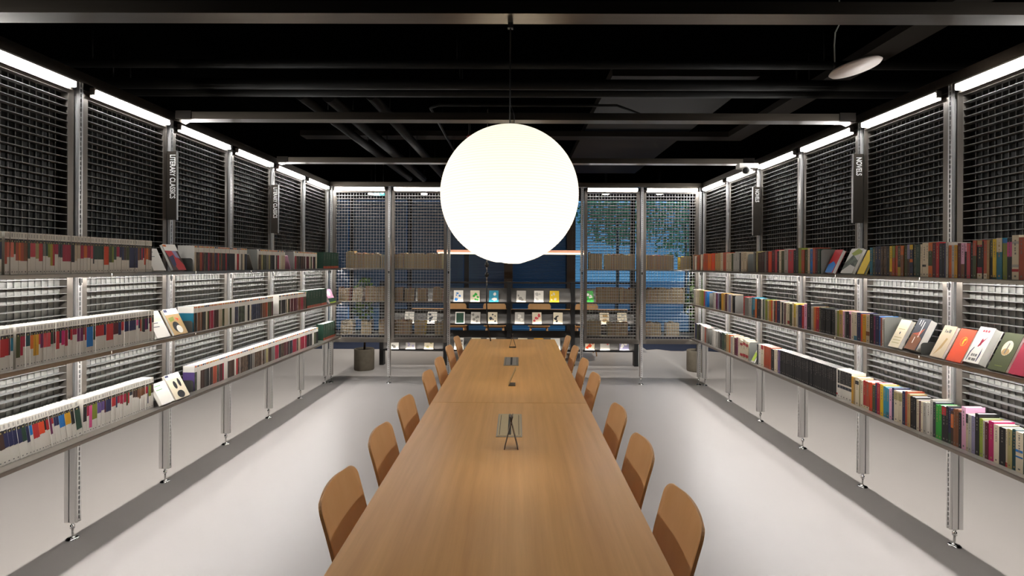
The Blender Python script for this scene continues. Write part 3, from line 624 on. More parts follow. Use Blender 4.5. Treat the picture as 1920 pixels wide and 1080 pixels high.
R1m = [(122,'nv',None,0.2),(170,'lg',None,0.205),(225,'og',None,0.186),(280,'lg',None,0.186),(337,'mu',None,0.186),(402,'mr',None,0.196),(467,'lp',[(0.0,0.4,'br')],0.196),(506,'bk',[(0.75,1.0,'lp')],0.196),(571,'rp',None,0.192),(624,'bk',None,0.195),(692,'rb',[(0.0,0.6,'ol')],0.206),(792,'cr',[(0.0,0.14,'cm'),(0.88,1.0,'tn'),(0.30,0.83,'bk')],0.206),(818,'bk',None,0.2),(880,'rb',[(0.0,0.14,'cm')],0.205),(928,'tn',None,0.205),(988,'mo',[(0.0,0.55,'bk')],0.203),(1056,'ye',[(0.0,0.05,'dg')],0.208),(1163,'te',[(0.66,1.0,'cm')],0.212),(1254,'gl',[(0.9,1.0,'bl')],0.205),(1344,'bk',[(0.55,0.9,'pk')],0.21),(1472,'cm',[(0.18,0.24,'rd'),(0.28,0.34,'lg'),(0.80,0.86,'lg')],0.222),(1571,'rb',None,0.21),(1640,'ol',None,0.21),(1700,'cm',None,0.205)]
run('right', 0, R1, R1m, 1610 + 1925 / 12, sc=9.82, off=1760)
R2f = [(1298,'pu'),(1301,'wh'),(1304,'lg'),(1307,'cm'),(1311,'be'),(1315,'kh'),(1319,'gl'),(1322,'rp'),(1326,'bl')]
run('right', 1, R2, R2f, 1296, (0.195, 0.212))
run('right', 1, R2, [(1339,'lg'),(1342,'wh'),(1345,'pl'),(1348,'lv'),(1352,'bk'),(1356,'mu'),(1359,'tn'),(1363,'mr'),(1366,'lg'),(1370,'lv'),(1373,'be'),(1376,'bk')], 1336, (0.195, 0.212))
R2a = [(-40,'rd'),(42,'gy'),(96,'lg'),(130,'te'),(166,'tb',[(0.0,0.4,'sl')]),(202,'og'),(286,'bk'),(322,'wh'),(347,'dg'),(378,'lg'),(412,'gl'),(452,'be'),(492,'mu'),(516,'or_'),(548,'cm'),(577,'bk'),(607,'rb'),(677,'nv'),(706,'cm'),(736,'bk'),(757,'wh'),(791,'mr'),(822,'cm'),(867,'cm',[(0.05,0.2,'rd')]),(917,'ol'),(951,'cm'),(986,'ye',[(0.0,0.4,'tn')]),(1021,'cm'),(1046,'lg'),(1116,'nv',None,0.2),(1157,'rd',None,0.2),(1217,'lp',None,0.214),(1297,'bk',None,0.225),(1337,'lg',None,0.2),(1366,'tn',None,0.2),(1402,'og',None,0.2),(1466,'rd',[(0.05,0.5,'cr')],0.2)]
run('right', 1, R2, R2a, 1394, (0.195, 0.21), sc=10.8, off=1400)
R2b = [(90,'mo',None,0.205),(131,'bk',None,0.2),(166,'bk',None,0.2),(201,'bk',None,0.2),(239,'bk',None,0.2),(275,'bk',None,0.2),(311,'bk',None,0.2),(346,'bk',None,0.2),(387,'lg',None,0.2),(426,'gl',None,0.198),(492,'tn',[(0.85,1.0,'mu')],0.205),(522,'lp',None,0.2),(546,'gy',None,0.2),(607,'bk',None,0.2),(642,'lp',[(0.0,0.9,'mr')],0.205),(692,'cm',None,0.205),(746,'cm',[(0.0,0.15,'te')],0.205),(822,'nv',None,0.205),(852,'or_',None,0.196),(917,'mu',None,0.196),(984,'be',[(0.25,0.4,'br')],0.2),(1056,'bk',None,0.206),(1091,'pl',None,0.196),(1166,'nv',None,0.2),(1184,'bl',None,0.2),(1212,'rb',None,0.192),(1242,'wh',None,0.192)]
run('right', 1, R2, R2b, 1400 + 1466 / 10.8, sc=9.82, off=1530)
rnd_run('right', 2, R3, 1284, 1295, 4, 'cm kh lg be'.split(), (0.185, 0.2))
run('right', 2, R3, [(1300,'lg'),(1303,'be'),(1307,'nv'),(1310,'ol'),(1314,'bk'),(1317,'wh'),(1321,'lg'),(1324,'rb'),(1327,'gy')], 1296, (0.2, 0.22))
run('right', 2, R3, [(1338,'lg'),(1342,'wh'),(1346,'lg'),(1350,'gy'),(1354,'bk'),(1358,'dg'),(1362,'mo'),(1367,'tn'),(1370,'og'),(1374,'lg'),(1377,'cm'),(1381,'mr'),(1384,'pl'),(1388,'cm'),(1393,'cm',[(0.7,0.85,'rd'),(0.1,0.25,'rd')]),(1398,'cm',[(0.7,0.85,'rd'),(0.1,0.25,'rd')]),(1403,'cm',[(0.7,0.85,'rd'),(0.1,0.25,'rd')])], 1335, (0.19, 0.215))
R3z = [(20,'sl',None,0.205),(60,'wh',None,0.215),(100,'cm',[(0.8,1.0,'rd')],0.215),(128,'rb',None,0.215),(156,'rb',None,0.215),(184,'rb',None,0.215),(212,'rb',None,0.215),(262,'bk',None,0.205),(300,'cm',None,0.215),(322,'be',None,0.215),(357,'pu',None,0.22)]
run('right', 2, R3, R3z, 1419, sc=8.306, off=1420)
setrun('right', 2, R3, 1420 + 357 / 8.306, 1567.5, 31, 'bk', 0.222, None, 'matching set')
BW = lambda: [(0.52, 0.97, 'bk'), (0.36, 0.46, 'sl')]
R3a = [(92,'wh',[(0.1,0.16,'rd')],0.225),(126,'wh',BW(),0.222),(162,'wh',BW(),0.222),(208,'wh',BW(),0.222),(256,'wh',BW(),0.222),(306,'wh',BW(),0.222),(336,'mu',None,0.2),(366,'tn',None,0.2),(422,'cm',[(0.75,0.88,'bk')],0.205),(446,'kh',None,0.195),(488,'cm',None,0.195),(532,'rd',[(0.0,0.12,'cm')],0.2),(587,'rb',[(0.0,0.12,'cm')],0.2),(632,'or_',None,0.2),(678,'ol',None,0.19),(704,'nv',None,0.21),(752,'cr',None,0.215),(802,'ye',None,0.212),(846,'tb',None,0.205),(892,'tb',[(0.0,0.2,'te')],0.2),(936,'lp',None,0.205),(972,'nv',None,0.215),(1036,'cm',[(0.7,0.95,'kh')],0.205),(1097,'cm',[(0.7,0.95,'kh')],0.205)]
run('right', 2, R3, R3a, 1420 + 1232 / 8.306, sc=8.307, off=1560)
R3b = [(156,'nv',None,0.215),(197,'rb',None,0.22),(242,'tn',None,0.21),(292,'bk',None,0.2),(345,'bk',None,0.2),(397,'cm',None,0.19),(426,'mr',None,0.19),(460,'cm',None,0.19),(520,'lg',None,0.19),(577,'wh',None,0.195),(622,'lg',None,0.222),(675,'sl',None,0.21),(722,'gn',None,0.2),(775,'gn',None,0.205),(852,'bk',[(0.75,0.98,'rd')],0.205),(888,'bk',None,0.21),(932,'nv',[(0.0,0.3,'dg')],0.205),(978,'db',[(0.5,0.9,'og')],0.195),(1020,'br',None,0.21),(1066,'br',None,0.212)]
run('right', 2, R3, R3b, 1560 + 1097 / 8.307, sc=9.0, off=1680)
R3c = [(100,'bk',None,0.2),(163,'lp',None,0.238),(204,'be',[(0.75,1.0,'bk')],0.205),(250,'lg',None,0.205),(300,'lv',None,0.205),(362,'bk',None,0.225),(412,'li',None,0.205),(444,'lg',None,0.2),(492,'mr',None,0.195),(572,'mg',None,0.208),(645,'cm',None,0.2),(738,'bk',None,0.195),(768,'cm',[(0.0,0.12,'rd')],0.195),(833,'kh',None,0.2),(892,'dt',None,0.205),(1000,'cm',[(0.5,0.56,'bl'),(0.36,0.40,'bl')],0.2),(1060,'dg',None,0.205),(1120,'cm',None,0.2)]
run('right', 2, R3, R3c, 1680 + 1066 / 9.0, sc=7.715, off=1790, lean=0.0)
# --- behind the back grating, fore-edges toward the room
def backrun(lvl, xa, xb, h, lean=0, n=None, spec='fore', col='tn'):
    n = n or max(2, int((xb - xa) / 3.0)); r = random.Random(int(xa) + lvl * 5)
    a, b = ony(xa, 560, YB + 0.09)[0], ony(xb, 560, YB + 0.09)[0]; ws = [r.uniform(0.7, 1.4) for _ in range(n)]; s = sum(ws); x = a
    for w in ws:
        x2 = x + w / s * (b - a)
        BOOKS.append(dict(side='back', lvl=lvl, ya=x, yb=x2, h=h * r.uniform(0.93, 1.04), spec=(spec, r.choice((col, 'br', 'db', 'kh', 'rb', 'gy')) if spec == 'fore' and col == 'tn' else col), dep=0.13, lean=lean, spx=YB + 0.22, cover=None, note=None, stuff=True, z=ZS[lvl], x=None)); x = x2
for a in ((0,648,664,.24),(0,664,712,.22),(0,713,721,.205,0,2,'fore','te'),(0,740,756,.215),(0,757,829,.22),(0,1104,1129,.235,0,7,'fore','ol'),(0,1134,1190,.22),(0,1212,1263,.215),(0,1275,1296,.195,0,3,'fore','ym'),
          (1,634,654,.2,-.06),(1,660,679,.2,-.08,5,'fore','wh'),(1,685,722,.215),(1,740,755,.2,-.04),(1,758,776,.195,-.05),(1,783,800,.19,.03),(1,811,828,.205,-.05),(1,1120,1160,.22),(1,1162,1190,.21),(1,1210,1284,.215),
          (2,638,661,.205,-.05,5,'fore','wh'),(2,677,697,.2),(2,710,722,.22),(2,740,770,.22),(2,777,797,.2,-.04,3,'fore','ye'),(2,815,832,.19,0,3,'fore','dg'),(2,1100,1127,.22,0,8,'fore','ol'),(2,1140,1178,.2),(2,1210,1240,.205),(2,1250,1274,.205,0,5,'fore','wh')):
    backrun(*a)
# --- shelves continuing past the frame toward the camera
for side, spx in (('left', (S1L, S2L, S3L)), ('right', (R1, R2, R3))):
    for lvl in range(3):
        r = random.Random(lvl + len(side)); y = 2.40 if side == 'left' else 2.36
        lim = min([b['ya'] for b in BOOKS if b['side'] == side and b['lvl'] == lvl] + [2.5]); y = lim - 0.01
        while y > 0.75:
            w = r.uniform(0.012, 0.028)
            book(side, lvl, y - w, y, 0.213 if side == 'left' else r.uniform(0.19, 0.22), ('lc', r.choice('rd nv cr dg og pl bk'.split()), r.uniform(.5, .7)) if side == 'left' else ('b', r.choice('cm rd nv bk tn te ye'.split())), 0.13, 0, spx[lvl], force_stuff=True); y -= w
# shrink rows so that neighbours never touch, then split: 300 largest become objects, the rest one mass
for b in BOOKS:
    ym = (b['ya'] + b['yb']) / 2
    b['area'] = 0 if b['stuff'] else FPX * abs(b['spx']) * (b['yb'] - b['ya']) / ym ** 2 * FPX * b['h'] / ym
rank = sorted(BOOKS, key=lambda b: -b['area'])
for i, b in enumerate(rank):
    if i >= 288: b['stuff'] = True
def bmatrix(b):
    m = (b['ya'] + b['yb']) / 2
    loc = (m, b['spx'], b['z']) if b['side'] == 'back' else (b['spx'], m, b['z'])
    w = (b['yb'] - b['ya']) * 0.97
    R = Matrix.Rotation(b['lean'], 4, 'Y')
    lift = abs(math.sin(b['lean'])) * w / 2
    if b['side'] != 'back': loc = (loc[0] + (-1 if b['side'] == 'left' else 1) * ((int(b['ya'] * 7919) % 7) * 0.0006), loc[1], loc[2])
    return Matrix.Translation((loc[0], loc[1], loc[2] + lift + 0.0005)) @ Matrix.Rotation(rot_for(b['side']), 4, 'Z') @ R
mass = MB()
rows = {}
for b in BOOKS:
    if b['side'] != 'back' and not (b['area'] == 0): rows.setdefault((b['side'], b['lvl']), []).append(b)
for k, l in rows.items():
    l.sort(key=lambda b: b['ya'])
    for i, b in enumerate(l): b['n'] = i + 1
for b in BOOKS:
    if b['stuff']:
        mass.T = bmatrix(b); emit_book(b, mass, mass); continue
    mc, mp = MB(), MB(); emit_book(b, mc, mp)
    o = mc.build('book'); o.matrix_world = bmatrix(b); mp.build('page_block', o)
    where = '%s from %s on %s wall\'s %s shelf' % (ordw(b['n']), b['side'], b['side'], LV[b['lvl']])
    cn = PAL[b['spec'][1]][1]
    if b['spec'][0] == 'lc': lab = 'white book, %s spine panel, %s' % (cn, where)
    elif b['note']: lab = 'black book of matching set, ' + where
    else: lab = '%s book, %s' % (cn + '-spined', where)
    tag(o, lab, 'book', '%s wall %s shelf books' % (b['side'], LV[b['lvl']]))
mass.T = Matrix.Identity(4)
o = mass.build('books'); tag(o, 'rows of small farther books filling the rest of the shelves', 'books', None, 'stuff')

# --- display books leaning back with the front cover toward the room
def display(side, lvl, pxs, h, th, cover, art, label, lean=25, back=0.02, spx=None, yaw=0):
    xs = spx or (FL if side == 'left' else FR); bx = xs + (-0.02 if side == 'left' else 0.02)
    ya_, yb_ = onx(pxs[0], 600, bx)[1], onx(pxs[1], 600, bx)[1]; y = (ya_ + yb_) / 2; w = abs(ya_ - yb_)
    sgn = -1 if side == 'left' else 1
    z = ZS[lvl]
    M = Matrix.Translation((xs + sgn * back, y, z + 0.001 + th * math.sin(math.radians(lean)))) @ Matrix.Rotation(rot_for(side) + yaw, 4, 'Z') @ Matrix.Rotation(math.radians(-lean), 4, 'X')
    mc, mp = MB(), MB(); cm_ = cmat(cover)
    mc.box((-w / 2, 0, 0), (w / 2, 0.002, h), cm_); mc.box((-w / 2, th - 0.002, 0), (w / 2, th, h), cm_)
    sx = -w / 2 if side == 'left' else w / 2     # the spine is on the far side
    sx = w / 2 if side == 'left' else -w / 2
    mc.box((min(sx, sx - math.copysign(0.002, sx)), 0.002, 0), (max(sx, sx - math.copysign(0.002, sx)), th - 0.002, h), cm_)
    for pts, c, lay in art:
        e = -0.0004 * lay
        if len(pts) == 4 and not isinstance(pts[0], tuple):
            a, b_, c2, d2 = pts; P = [(a, b_), (c2, b_), (c2, d2), (a, d2)]
        else: P = pts
        mc.face([mc.addv((-w / 2 + u * w, e, v * h)) for u, v in P], cmat(c))
    mp.box((-w / 2 + 0.003, 0.002, 0.002), (w / 2 - 0.003, th - 0.002, h - 0.003), M_page)
    o = mc.build('book'); o.matrix_world = M; mp.build('page_block', o); tag(o, label, 'book', 'books displayed cover outward')
def oval(cx_, cy_, rx, ry, n=18): return [(cx_ + rx * math.cos(2 * PI * k / n), cy_ + ry * math.sin(2 * PI * k / n)) for k in range(n)]
bars = lambda c, *zs: [((0.08, z, 0.55, z + 0.025), c, 1) for z in zs]
display('left', 0, (288, 311), 0.17, 0.02, 'wh', bars('dt', 0.62, 0.82), 'white display book with dark green lines, on the left wall\'s top shelf', 24)
display('left', 0, (325, 349), 0.21, 0.022, 'db', [((0, 0.75, 1, 1), 'wh', 1), ((0.02, 0.9, 0.25, 0.98), 'og', 2), ([(0, .75), (.5, .75), (1, .2), (1, 0), (.4, 0)], 'rd', 1), ([(.1, .5), (.5, .6), (.4, .2), (.15, .1)], 'nv', 2), ([(.5, .75), (.8, .75), (.9, .45), (.6, .5)], 'lv', 2)], 'display book with dark painted cover and white head, left wall\'s top shelf', 25)
display('left', 1, (296, 320), 0.205, 0.025, 'wh', [((0, 0.6, 0.9, 0.92), 'cm', 1)] + bars('sl', 0.40, 0.54), 'white display book with pale yellow block, on the left wall\'s middle shelf', 27)
display('left', 1, (328, 353), 0.21, 0.02, 'tn', [((0, 0.78, 1, 1), 'wh', 1), ((0.02, 0.88, 0.25, 0.98), 'nv', 2), (oval(.42, .30, .25, .20), 'bk', 2), (oval(.55, .2, .2, .15), 'wh', 3), ([(.1, .65), (.5, .7), (.45, .55), (.15, .5)], 'gl', 2), ([(.55, .65), (.8, .6), (.7, .5)], 'or_', 2)], 'tan display book with black-hooded figure, on the left wall\'s middle shelf', 27)
display('left', 2, (305, 328), 0.165, 0.025, 'wh', bars('gn', 0.66, 0.84), 'white display book with green lines, on the left wall\'s bottom shelf', 28)
display('left', 2, (331, 357), 0.2, 0.018, 'cm', [((0, 0.8, 1, 1), 'wh', 1), ((0.02, 0.9, 0.25, 0.98), 'nv', 2), (oval(.4, .55, .11, .16), 'bk', 2), (oval(.72, .6, .09, .17), 'bk', 2), (oval(.5, .16, .24, .15), 'bk', 2)], 'cream display book with black silhouettes, on the left wall\'s bottom shelf', 28)
display('left', 1, (619, 630), 0.2, 0.02, 'lp', [((0, 0, 1, 0.35), 'dg', 1), ((0, 0, 1, 0.08), 'li', 2), (oval(.4, .7, .25, .2), 'wh', 2)], 'pink and green display book by the left back corner, middle shelf', 24)
display('right', 0, (1546, 1560), 0.2, 0.03, 'rd', [([(0, 0), (.9, 0), (.95, .35), (.5, .5), (0, .35)], 'bl', 1)], 'red and blue display book on the right wall\'s top shelf', 25)
display('right', 0, (1575, 1597), 0.205, 0.025, 'lg', [([(0, .1), (.5, .35), (1, .25), (1, .5), (.4, .75), (0, .4)], 'mo', 1), ([(.2, .8), (.6, 1), (1, .9), (1, .8), (.5, .7)], 'gl', 1)], 'grey-green landscape display book on the right wall\'s top shelf', 25)
display('right', 0, (1606, 1619), 0.19, 0.02, 'ye', [], 'yellow display book leaning on the right wall\'s top shelf', 25)
txt = lambda c, *r: [(q_, c, 2) for q_ in r]
display('right', 1, (1665, 1684), 0.2, 0.028, 'cm', [(oval(.5, .52, .05, .05), 'sl', 2)] + txt('kh', (.15, .15, .85, .17), (.15, .25, .85, .27), (.15, .35, .85, .37), (.2, .65, .8, .67)), 'cream display book with fine lines, on the right wall\'s middle shelf', 27)
display('right', 1, (1695, 1717), 0.215, 0.048, 'sl', [([(0, 0), (.9, 0), (1, .35), (.5, .55), (.1, .5)], 'br', 1), ([(.1, .5), (.5, .55), (.9, .7), (.7, .45)], 'rb', 2)] + txt('wh', (.62, .4, .68, .9), (.25, .8, .31, .95), (.45, .75, .49, .95), (.4, .2, .45, .4)), 'dark brown photographic display book on the right wall\'s middle shelf', 27)
display('right', 1, (1743, 1766), 0.205, 0.02, 'be', [([(.2, .05), (.6, .3), (.75, .6), (.6, .62), (.4, .3)], 'tn', 1)] + txt('gy', (.25, .78, .32, .88), (.36, .78, .50, .84), (.54, .78, .72, .88)), 'beige display book with faint drawing, on the right wall\'s middle shelf', 27)
display('right', 1, (1773, 1801), 0.205, 0.012, 'or_', [(oval(.55, .62, .2, .14), 'ye', 1), (oval(.55, .62, .185, .128), 'or_', 2), (oval(.55, .60, .05, .09), 'ye', 3), (oval(.6, .68, .07, .035), 'ye', 3)], 'bright red display book with gold emblem, on the right wall\'s middle shelf', 27)
display('right', 1, (1806, 1834), 0.215, 0.045, 'wh', [([(.42, .45), (.5, .45), (.85, .78), (.7, .68), (.5, .58)], 'cr', 2), (oval(.55, .58, .07, .10), 'cr', 2), ([(.1, .05), (.14, .05), (.2, .3), (.3, .42), (.26, .43), (.13, .3)], 'nv', 2), ([(.75, .05), (.8, .05), (.85, .25), (.8, .45), (.77, .25)], 'nv', 2)] + txt('gy', (.3, .18, .4, .25), (.43, .18, .52, .25), (.55, .18, .68, .25), (.25, .06, .40, .13), (.45, .06, .7, .13)) + txt('rp', (.3, .86, .42, .92), (.45, .86, .58, .92), (.62, .86, .75, .92)), 'white display book with red bird drawing, on the right wall\'s middle shelf', 27)
display('right', 1, (1851, 1885), 0.215, 0.018, 'ol', [(oval(.5, .60, .27, .2), 'cm', 1), (oval(.5, .50, .2, .09), 'tn', 2), ([(.45, .45), (.52, .45), (.56, .72), (.5, .74)], 'gy', 3)] + txt('gl', (.3, .12, .7, .13)), 'green display book with oval picture, on the right wall\'s middle shelf', 27)
display('right', 1, (1890, 1930), 0.215, 0.018, 'cr', [(oval(.75, .65, .2, .16), 'mr', 1)], 'crimson display book at the photo\'s right edge, right wall\'s middle shelf', 27)
display('right', 2, (1408, 1413), 0.185, 0.02, 'mo', [((0, 0, 1, 1), 'lg', 1), ((0.05, 0.1, 0.95, 0.6), 'li', 2)], 'pale green display book leaning on the right wall\'s bottom shelf', 27)

# bookends
def bookend(side, lvl, px, h, d, m, label, spx=None):
    xs = {'left': (S1L, S2L, S3L), 'right': (R1, R2, R3)}[side][lvl]; y = onx(px, 600, xs)[1]
    t = thing('bookend', label, 'bookend', (xs, y, ZS[lvl]), rot_for(side), 'bookends on the wall shelves')
    q = MB(); n = 6; r = 0.02
    P = [(0, 0)] + [(r - r * math.cos(PI / 2 * k / n), h - r + r * math.sin(PI / 2 * k / n)) for k in range(n + 1)] + [(d - r + r * math.sin(PI / 2 * k / n), h - r + r * math.cos(PI / 2 * k / n)) for k in range(n + 1)] + [(d, 0)]
    q.rings([[(s, p[0], p[1]) for p in P] for s in (-0.001, 0.001)], m, sm=False); q.build('upright_plate', t)
    q = MB(); q.box((-0.05 if side == 'left' else 0, 0.01, 0.0002), (0 if side == 'left' else 0.05, d - 0.01, 0.0012), m); q.build('foot_plate', t)
M_be = mat('bookend_grey', '4a4a46', 0.55)
for i, (s, l, px, h, d, m, lb) in enumerate((('left', 0, 361, .10, .12, M_be, 'dark bookend by the white cover on the left wall\'s top shelf'), ('left', 1, 361, .09, .12, M_be, 'dark bookend by the teal cover on the left wall\'s middle shelf'), ('left', 2, 363, .09, .12, M_be, 'dark bookend by the purple cover on the left wall\'s bottom shelf'),
        ('left', 0, 482, .2, .13, M_felt, 'tall grey bookend on the left wall\'s top shelf, nearer one'), ('left', 0, 550, .2, .13, M_felt, 'tall grey bookend on the left wall\'s top shelf, nearer the corner'),
        ('right', 0, 1539, .2, .13, M_felt, 'tall grey-green bookend by the red display book, right top shelf'), ('right', 0, 1402, .19, .13, M_felt, 'tall dark bookend on the right wall\'s top shelf, toward the corner'), ('right', 1, 1330, .19, .13, M_felt, 'grey bookend on the right middle shelf nearest the corner'), ('right', 1, 1378, .2, .13, M_felt, 'wide grey bookend on the right wall\'s middle shelf'),
        ('right', 1, 1658, .2, .13, M_felt, 'tall grey bookend behind the cream display book'), ('right', 1, 1727, .075, .11, M_be, 'low dark bookend beside the dark brown display book'), ('right', 2, 1405, .2, .13, M_felt, 'pale grey bookend on the right wall\'s bottom shelf'), ('right', 2, 1331, .19, .13, M_felt, 'grey bookend on the right bottom shelf nearest the corner'))):
    bookend(s, l, px, h, d, m, lb)

# ------------------------------------------------------------------ room beyond: magazine rack, table, plants, lamps, sign
RY = 8.75
rack = thing('magazine_rack', 'long black magazine rack with three tiers behind the back opening', 'rack', (0, RY, 0))
RX = [-2.26, -1.19, -0.13, 0.94, 2.0]
for x in RX:
    q = MB(); q.box((x - 0.035, 0.02, 0), (x + 0.035, 0.14, 1.40), M_rack); q.build('post', rack)
q = MB(); q.box((RX[0], 0.06, 1.37), (RX[-1], 0.09, 1.40), M_rack); q.build('top_rail', rack)
ROWS = ((1.06, 1.29), (0.70, 0.93), (0.27, 0.57))
for i in range(4):
    for (z0, z1) in ROWS:
        a, b = RX[i] + 0.036, RX[i + 1] - 0.036
        q = MB(); n = 10
        P = [(0.02 + 0.10 * k / n - 0.04 * math.sin(PI * k / n), z0 + 0.004 + (z1 - z0) * k / n) for k in range(n + 1)]
        for (ya, za), (yb2, zb) in zip(P, P[1:]):
            q.face([q.addv(p) for p in ((a, ya, za), (b, ya, za), (b, yb2, zb), (a, yb2, zb))], M_rackin, True); q.face([q.addv(p) for p in ((a, ya + 0.006, za), (a, yb2 + 0.006, zb), (b, yb2 + 0.006, zb), (b, ya + 0.006, za))], M_rackin, True)
        q.quad([(a, P[-1][0], P[-1][1]), (b, P[-1][0], P[-1][1]), (b, P[-1][0] + 0.006, P[-1][1]), (a, P[-1][0] + 0.006, P[-1][1])], M_rack)
        q.build('back_plate', rack)
        q = MB(); q.box((a, -0.06, z0 - 0.015), (b, 0.03, z0), M_rack); q.box((a, -0.065, z0 - 0.015), (b, -0.06, z0 + 0.012), M_rack); s = q.build('display_shelf', rack)
        q = MB(); q.box((a + 0.03, -0.060, z0 + 0.0002), (b - 0.03, -0.054, z0 + 0.006), E_rack)
        q.build('light_bar', s)
MAG = [  # px, row, colours (ground, art), words
 (860, 0, 'wh', 'bl', 'white magazine with blue figures'), (891, 0, 'cm', 'gn', 'cream magazine with green leaves'), (926, 0, 'tb', 'wh', 'pale blue-green magazine'), (977, 0, 'lg', 'gy', 'grey portrait magazine'), (1010, 0, 'wh', 'lg', 'white magazine with faint drawing'), (1039, 0, 'ye', 'cm', 'bright yellow magazine'), (1104, 0, 'gn', 'wh', 'green and white magazine'),
 (863, 1, 'wh', 'dg', 'white-bordered dark green magazine'), (892, 1, 'lg', 'gy', 'light grey magazine'), (924, 1, 'cm', 'sl', 'cream and grey magazine'), (974, 1, 'lg', 'wh', 'half-open grey magazine'), (1007, 1, 'cm', 'rp', 'cream magazine with pink animal'), (1046, 1, 'cm', 'bk', 'cream magazine with black dots'), (768, 1, 'wh', 'lg', 'white magazine behind the grating'), (811, 1, 'wh', 'sl', 'white magazine with grey pattern'), (1133, 1, 'cm', 'tn', 'cream magazine behind the grating'), (1166, 1, 'cm', 'lg', 'pale magazine under the grating books'),
 (861, 2, 'wh', 'gy', 'tall white magazine behind a chair'), (893, 2, 'cm', 'lp', 'pale magazine beyond the table end'), (922, 2, 'wh', 'lg', 'plain white magazine beyond the table end'), (980, 2, 'cm', 'tn', 'cream magazine behind the far tent stand'), (1010, 2, 'mu', 'og', 'orange-yellow magazine beyond the table end'), (1042, 2, 'wh', 'nv', 'white magazine with navy shapes'), (740, 2, 'wh', 'gy', 'white magazine low behind the left grating'), (771, 2, 'lg', 'lv', 'greyish magazine low behind the left grating'), (805, 2, 'cm', 'kh', 'cream magazine low behind the left grating'), (1106, 2, 'cm', 'or_', 'magazine with orange shapes low behind the right grating'), (1134, 2, 'lg', 'rp', 'magazine with pink shapes low behind the right grating'), (1170, 2, 'lv', 'wh', 'lavender magazine low behind the right grating')]
for px, row, g_, a_, lb in MAG:
    z0 = ROWS[row][0]; x = ony(px, 560, RY)[0]; w, h = 0.155, 0.2
    q = MB(); q.box((-w / 2, 0, 0), (w / 2, 0.006, h), cmat(g_))
    r = random.Random(px)
    if a_ == 'dg': q.quad([(-w * .4, -.0005, h * .08), (w * .4, -.0005, h * .08), (w * .4, -.0005, h * .92), (-w * .4, -.0005, h * .92)], cmat(a_))
    else:
        for k in range(5):
            u, v, s = r.uniform(-.3, .3) * w, r.uniform(.2, .8) * h, r.uniform(.08, .2) * w
            q.face([q.addv((u + s * math.cos(2 * PI * j / 9) * r.uniform(.7, 1.2), -0.0004 - 0.0001 * k, v + s * math.sin(2 * PI * j / 9) * r.uniform(.7, 1.2))) for j in range(9)], cmat(a_))
    o = q.build('magazine'); o.matrix_world = Matrix.Translation((x, RY - 0.045, z0 + 0.002)) @ Matrix.Rotation(r.uniform(-.12, .12), 4, 'Z') @ Matrix.Rotation(math.radians(-12), 4, 'X')
    tag(o, lb + ' on the rack\'s %s tier' % LV[row], 'magazine', 'magazines on the rack')
t = thing('study_table', 'oak study table on block legs behind the magazine rack', 'table', (0.06, 10.78, 0))
q = MB(); q.box((-2.3, -0.5, 0.71), (2.3, 0.5, 0.74), M_oak); q.build('tabletop', t)
for x in (-1.80, 1.80):
    q = MB(); q.box((x - 0.13, -0.15, 0), (x + 0.13, 0.15, 0.71), M_concrete); q.build('leg', t)
def plant(x, y, r, h, top, label, seed):
    random.seed(seed); t = thing('potted_plant', label, 'plant', (x, y, 0), 0, 'potted plants behind the back wall')
    q = MB(); q.lathe([(r * 0.96, 0), (r, 0.02), (r, h - 0.01), (r * 0.97, h), (r * 0.9, h), (r * 0.88, h - 0.03)], M_concrete, 28); q.build('pot', t)
    q = MB(); q.lathe([(r * 0.87, h - 0.035), (r * 0.87, h - 0.028)], mat('soil', '1c140e', 0.95), 20); q.build('soil', t)
    q = MB(); q.tube([(0, 0, h - 0.04), (0.02, 0, h + 0.3), (0, 0, top - 0.3)], [0.018, 0.014, 0.008], mat('stem', '3a2c1c', 0.8))
    for k in range(7): a = random.uniform(0, 6.28); z = random.uniform(h + 0.25, top - 0.3); q.tube([(0.01, 0, z), (0.12 * math.cos(a), 0.12 * math.sin(a), z + 0.14), (0.16 * math.cos(a), 0.16 * math.sin(a), z + 0.22)], 0.005, MATS['stem'], 6)
    q.build('stem', t); leafball('foliage', M_leaf, 0, 0, (top + h + 0.35) / 2, (top - h - 0.3) / 2, 170, 0.06, t, 0.19)
plant(-2.44, 8.40, 0.158, 0.335, 1.5, 'plant in a round concrete pot seen under the left back grating', 5)
plant(2.90, 8.45, 0.16, 0.335, 1.55, 'leafy potted plant behind the right back corner posts', 9)
random.seed(7)
q = MB(); q.box((-5.8, 10.4, 0.0), (-2.2, 12.6, 0.006), M_navy); tag(q.build('patch'), 'dark navy carpet on the floor behind the plant pot', 'patch', 'navy patches')  # thin flat navy shape lying on the floor
q = MB(); top = [(2.6 + 3.2 * k / 14, 10.5 + 0.12 * math.sin(k * 1.9) - 0.02 * k) for k in range(15)]
q.rings([[(x, y, z) for x, y in top] + [(5.8, 12.6, z), (2.6, 12.6, z)] for z in (0.0, 0.006)], M_navy, sm=False); tag(q.build('patch'), 'dark navy carpet with wavy edge on the right behind the back wall', 'patch', 'navy patches')  # thin navy shape with a wavy front edge
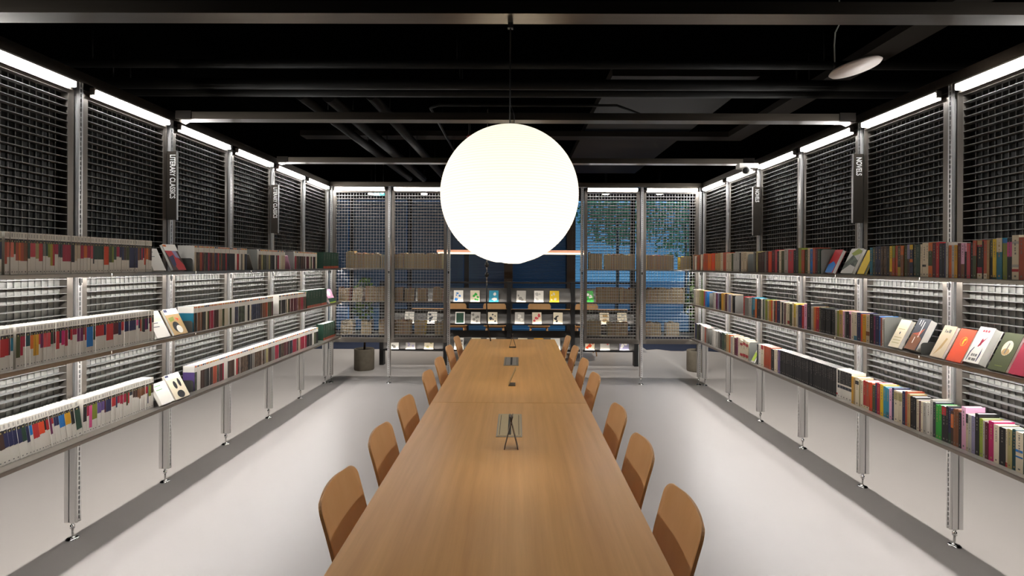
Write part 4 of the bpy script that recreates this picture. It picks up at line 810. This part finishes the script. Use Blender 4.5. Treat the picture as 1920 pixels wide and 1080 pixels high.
# linear pendant and downlights
t = thing('linear_pendant', 'long orange-glowing linear pendant lamp behind the back opening', 'lamp', (-0.1, 10.5, 1.93))
q = MB(); q.box((-1.5, -0.04, 0.0), (1.5, 0.04, 0.05), emit('pendant_wood_glow', (1.0, 0.26, 0.03, 1), 0.26)); q.build('wooden_housing', t)  # orange glow put into the wood as emission; only the diffuser is lamp
q = MB(); q.box((-1.48, -0.035, -0.03), (1.48, 0.035, 0.0), E_pend); q.build('diffuser', t)
q = MB()
for x in (-1.2, 1.2): q.tube([(x, 0, 0.05), (x, 0, CEIL - 1.93)], 0.003, M_cord, 6)
q.build('suspension_wire', t)
for i, px in enumerate((696, 795, 1136, 1237)):
    p = ony(px, 363, 10.6)
    t = thing('ceiling_downlight', 'small round ceiling downlight seen through the back grating, %s from the left' % ordw(i + 1), 'light', (p.x, p.y, p.z), 0, 'downlights beyond the back wall')
    q = MB(); q.lathe([(0.075, 0.0), (0.075, 0.12), (0.02, 0.13), (0.02, CEIL - p.z)], M_rack, 18); q.build('housing', t)
    q = MB(); q.lathe([(0.066, -0.012), (0.06, -0.001)], E_down, 18); q.build('diffuser', t)
    L = bpy.data.lights.new('downlight_beam', 'SPOT'); L.energy = 90; L.color = (1.0, 0.94, 0.85); L.spot_size = 1.6; L.spot_blend = 0.8; L.shadow_soft_size = 0.06
    lo = bpy.data.objects.new('downlight_beam', L); C.objects.link(lo); lo.parent = t; lo.location = (0, 0, -0.03)
p0, p1 = ony(700, 357, 10.0), ony(721.5, 368, 10.0)
t = thing('exit_sign', 'glowing green running-man exit sign seen through the left back grating', 'sign', ((p0.x + p1.x) / 2, 10.0, p1.z))
w, h = (p1.x - p0.x) / 2, p0.z - p1.z
q = MB(); q.box((-w, 0, 0), (w, 0.03, h), M_rack); q.build('case', t)
q = MB(); q.quad([(-w + .004, -.001, .004), (w - .004, -.001, .004), (w - .004, -.001, h - .004), (-w + .004, -.001, h - .004)], E_exit); q.build('panel', t)
q = MB(); e = -0.002; k = h
def poly(pts): q.face([q.addv((x_ * k - 0, e, z_ * k)) for x_, z_ in pts], E_exitw)
poly(oval(-.62, .80, .08, .08, 10)); poly([(-.72, .70), (-.55, .72), (-.50, .45), (-.62, .42)]); poly([(-.55, .68), (-.38, .52), (-.42, .47), (-.58, .60)]); poly([(-.72, .68), (-.86, .50), (-.81, .46), (-.68, .58)])
poly([(-.52, .46), (-.38, .30), (-.46, .12), (-.53, .14), (-.47, .29), (-.60, .42)]); poly([(-.62, .44), (-.55, .42), (-.66, .22), (-.86, .18), (-.86, .25), (-.71, .28)])
poly([(-.28, .12), (.0, .12), (.0, .90), (-.28, .90)]); poly([(.25, .48), (.55, .48), (.55, .32), (.85, .54), (.55, .76), (.55, .60), (.25, .60)])
q.build('pictogram', t)
q = MB()
for s in (-1, 1): q.tube([(s * w * .7, 0.015, h), (s * w * .7, 0.015, CEIL - p1.z)], 0.004, M_cord, 6)
q.build('suspension_rod', t)
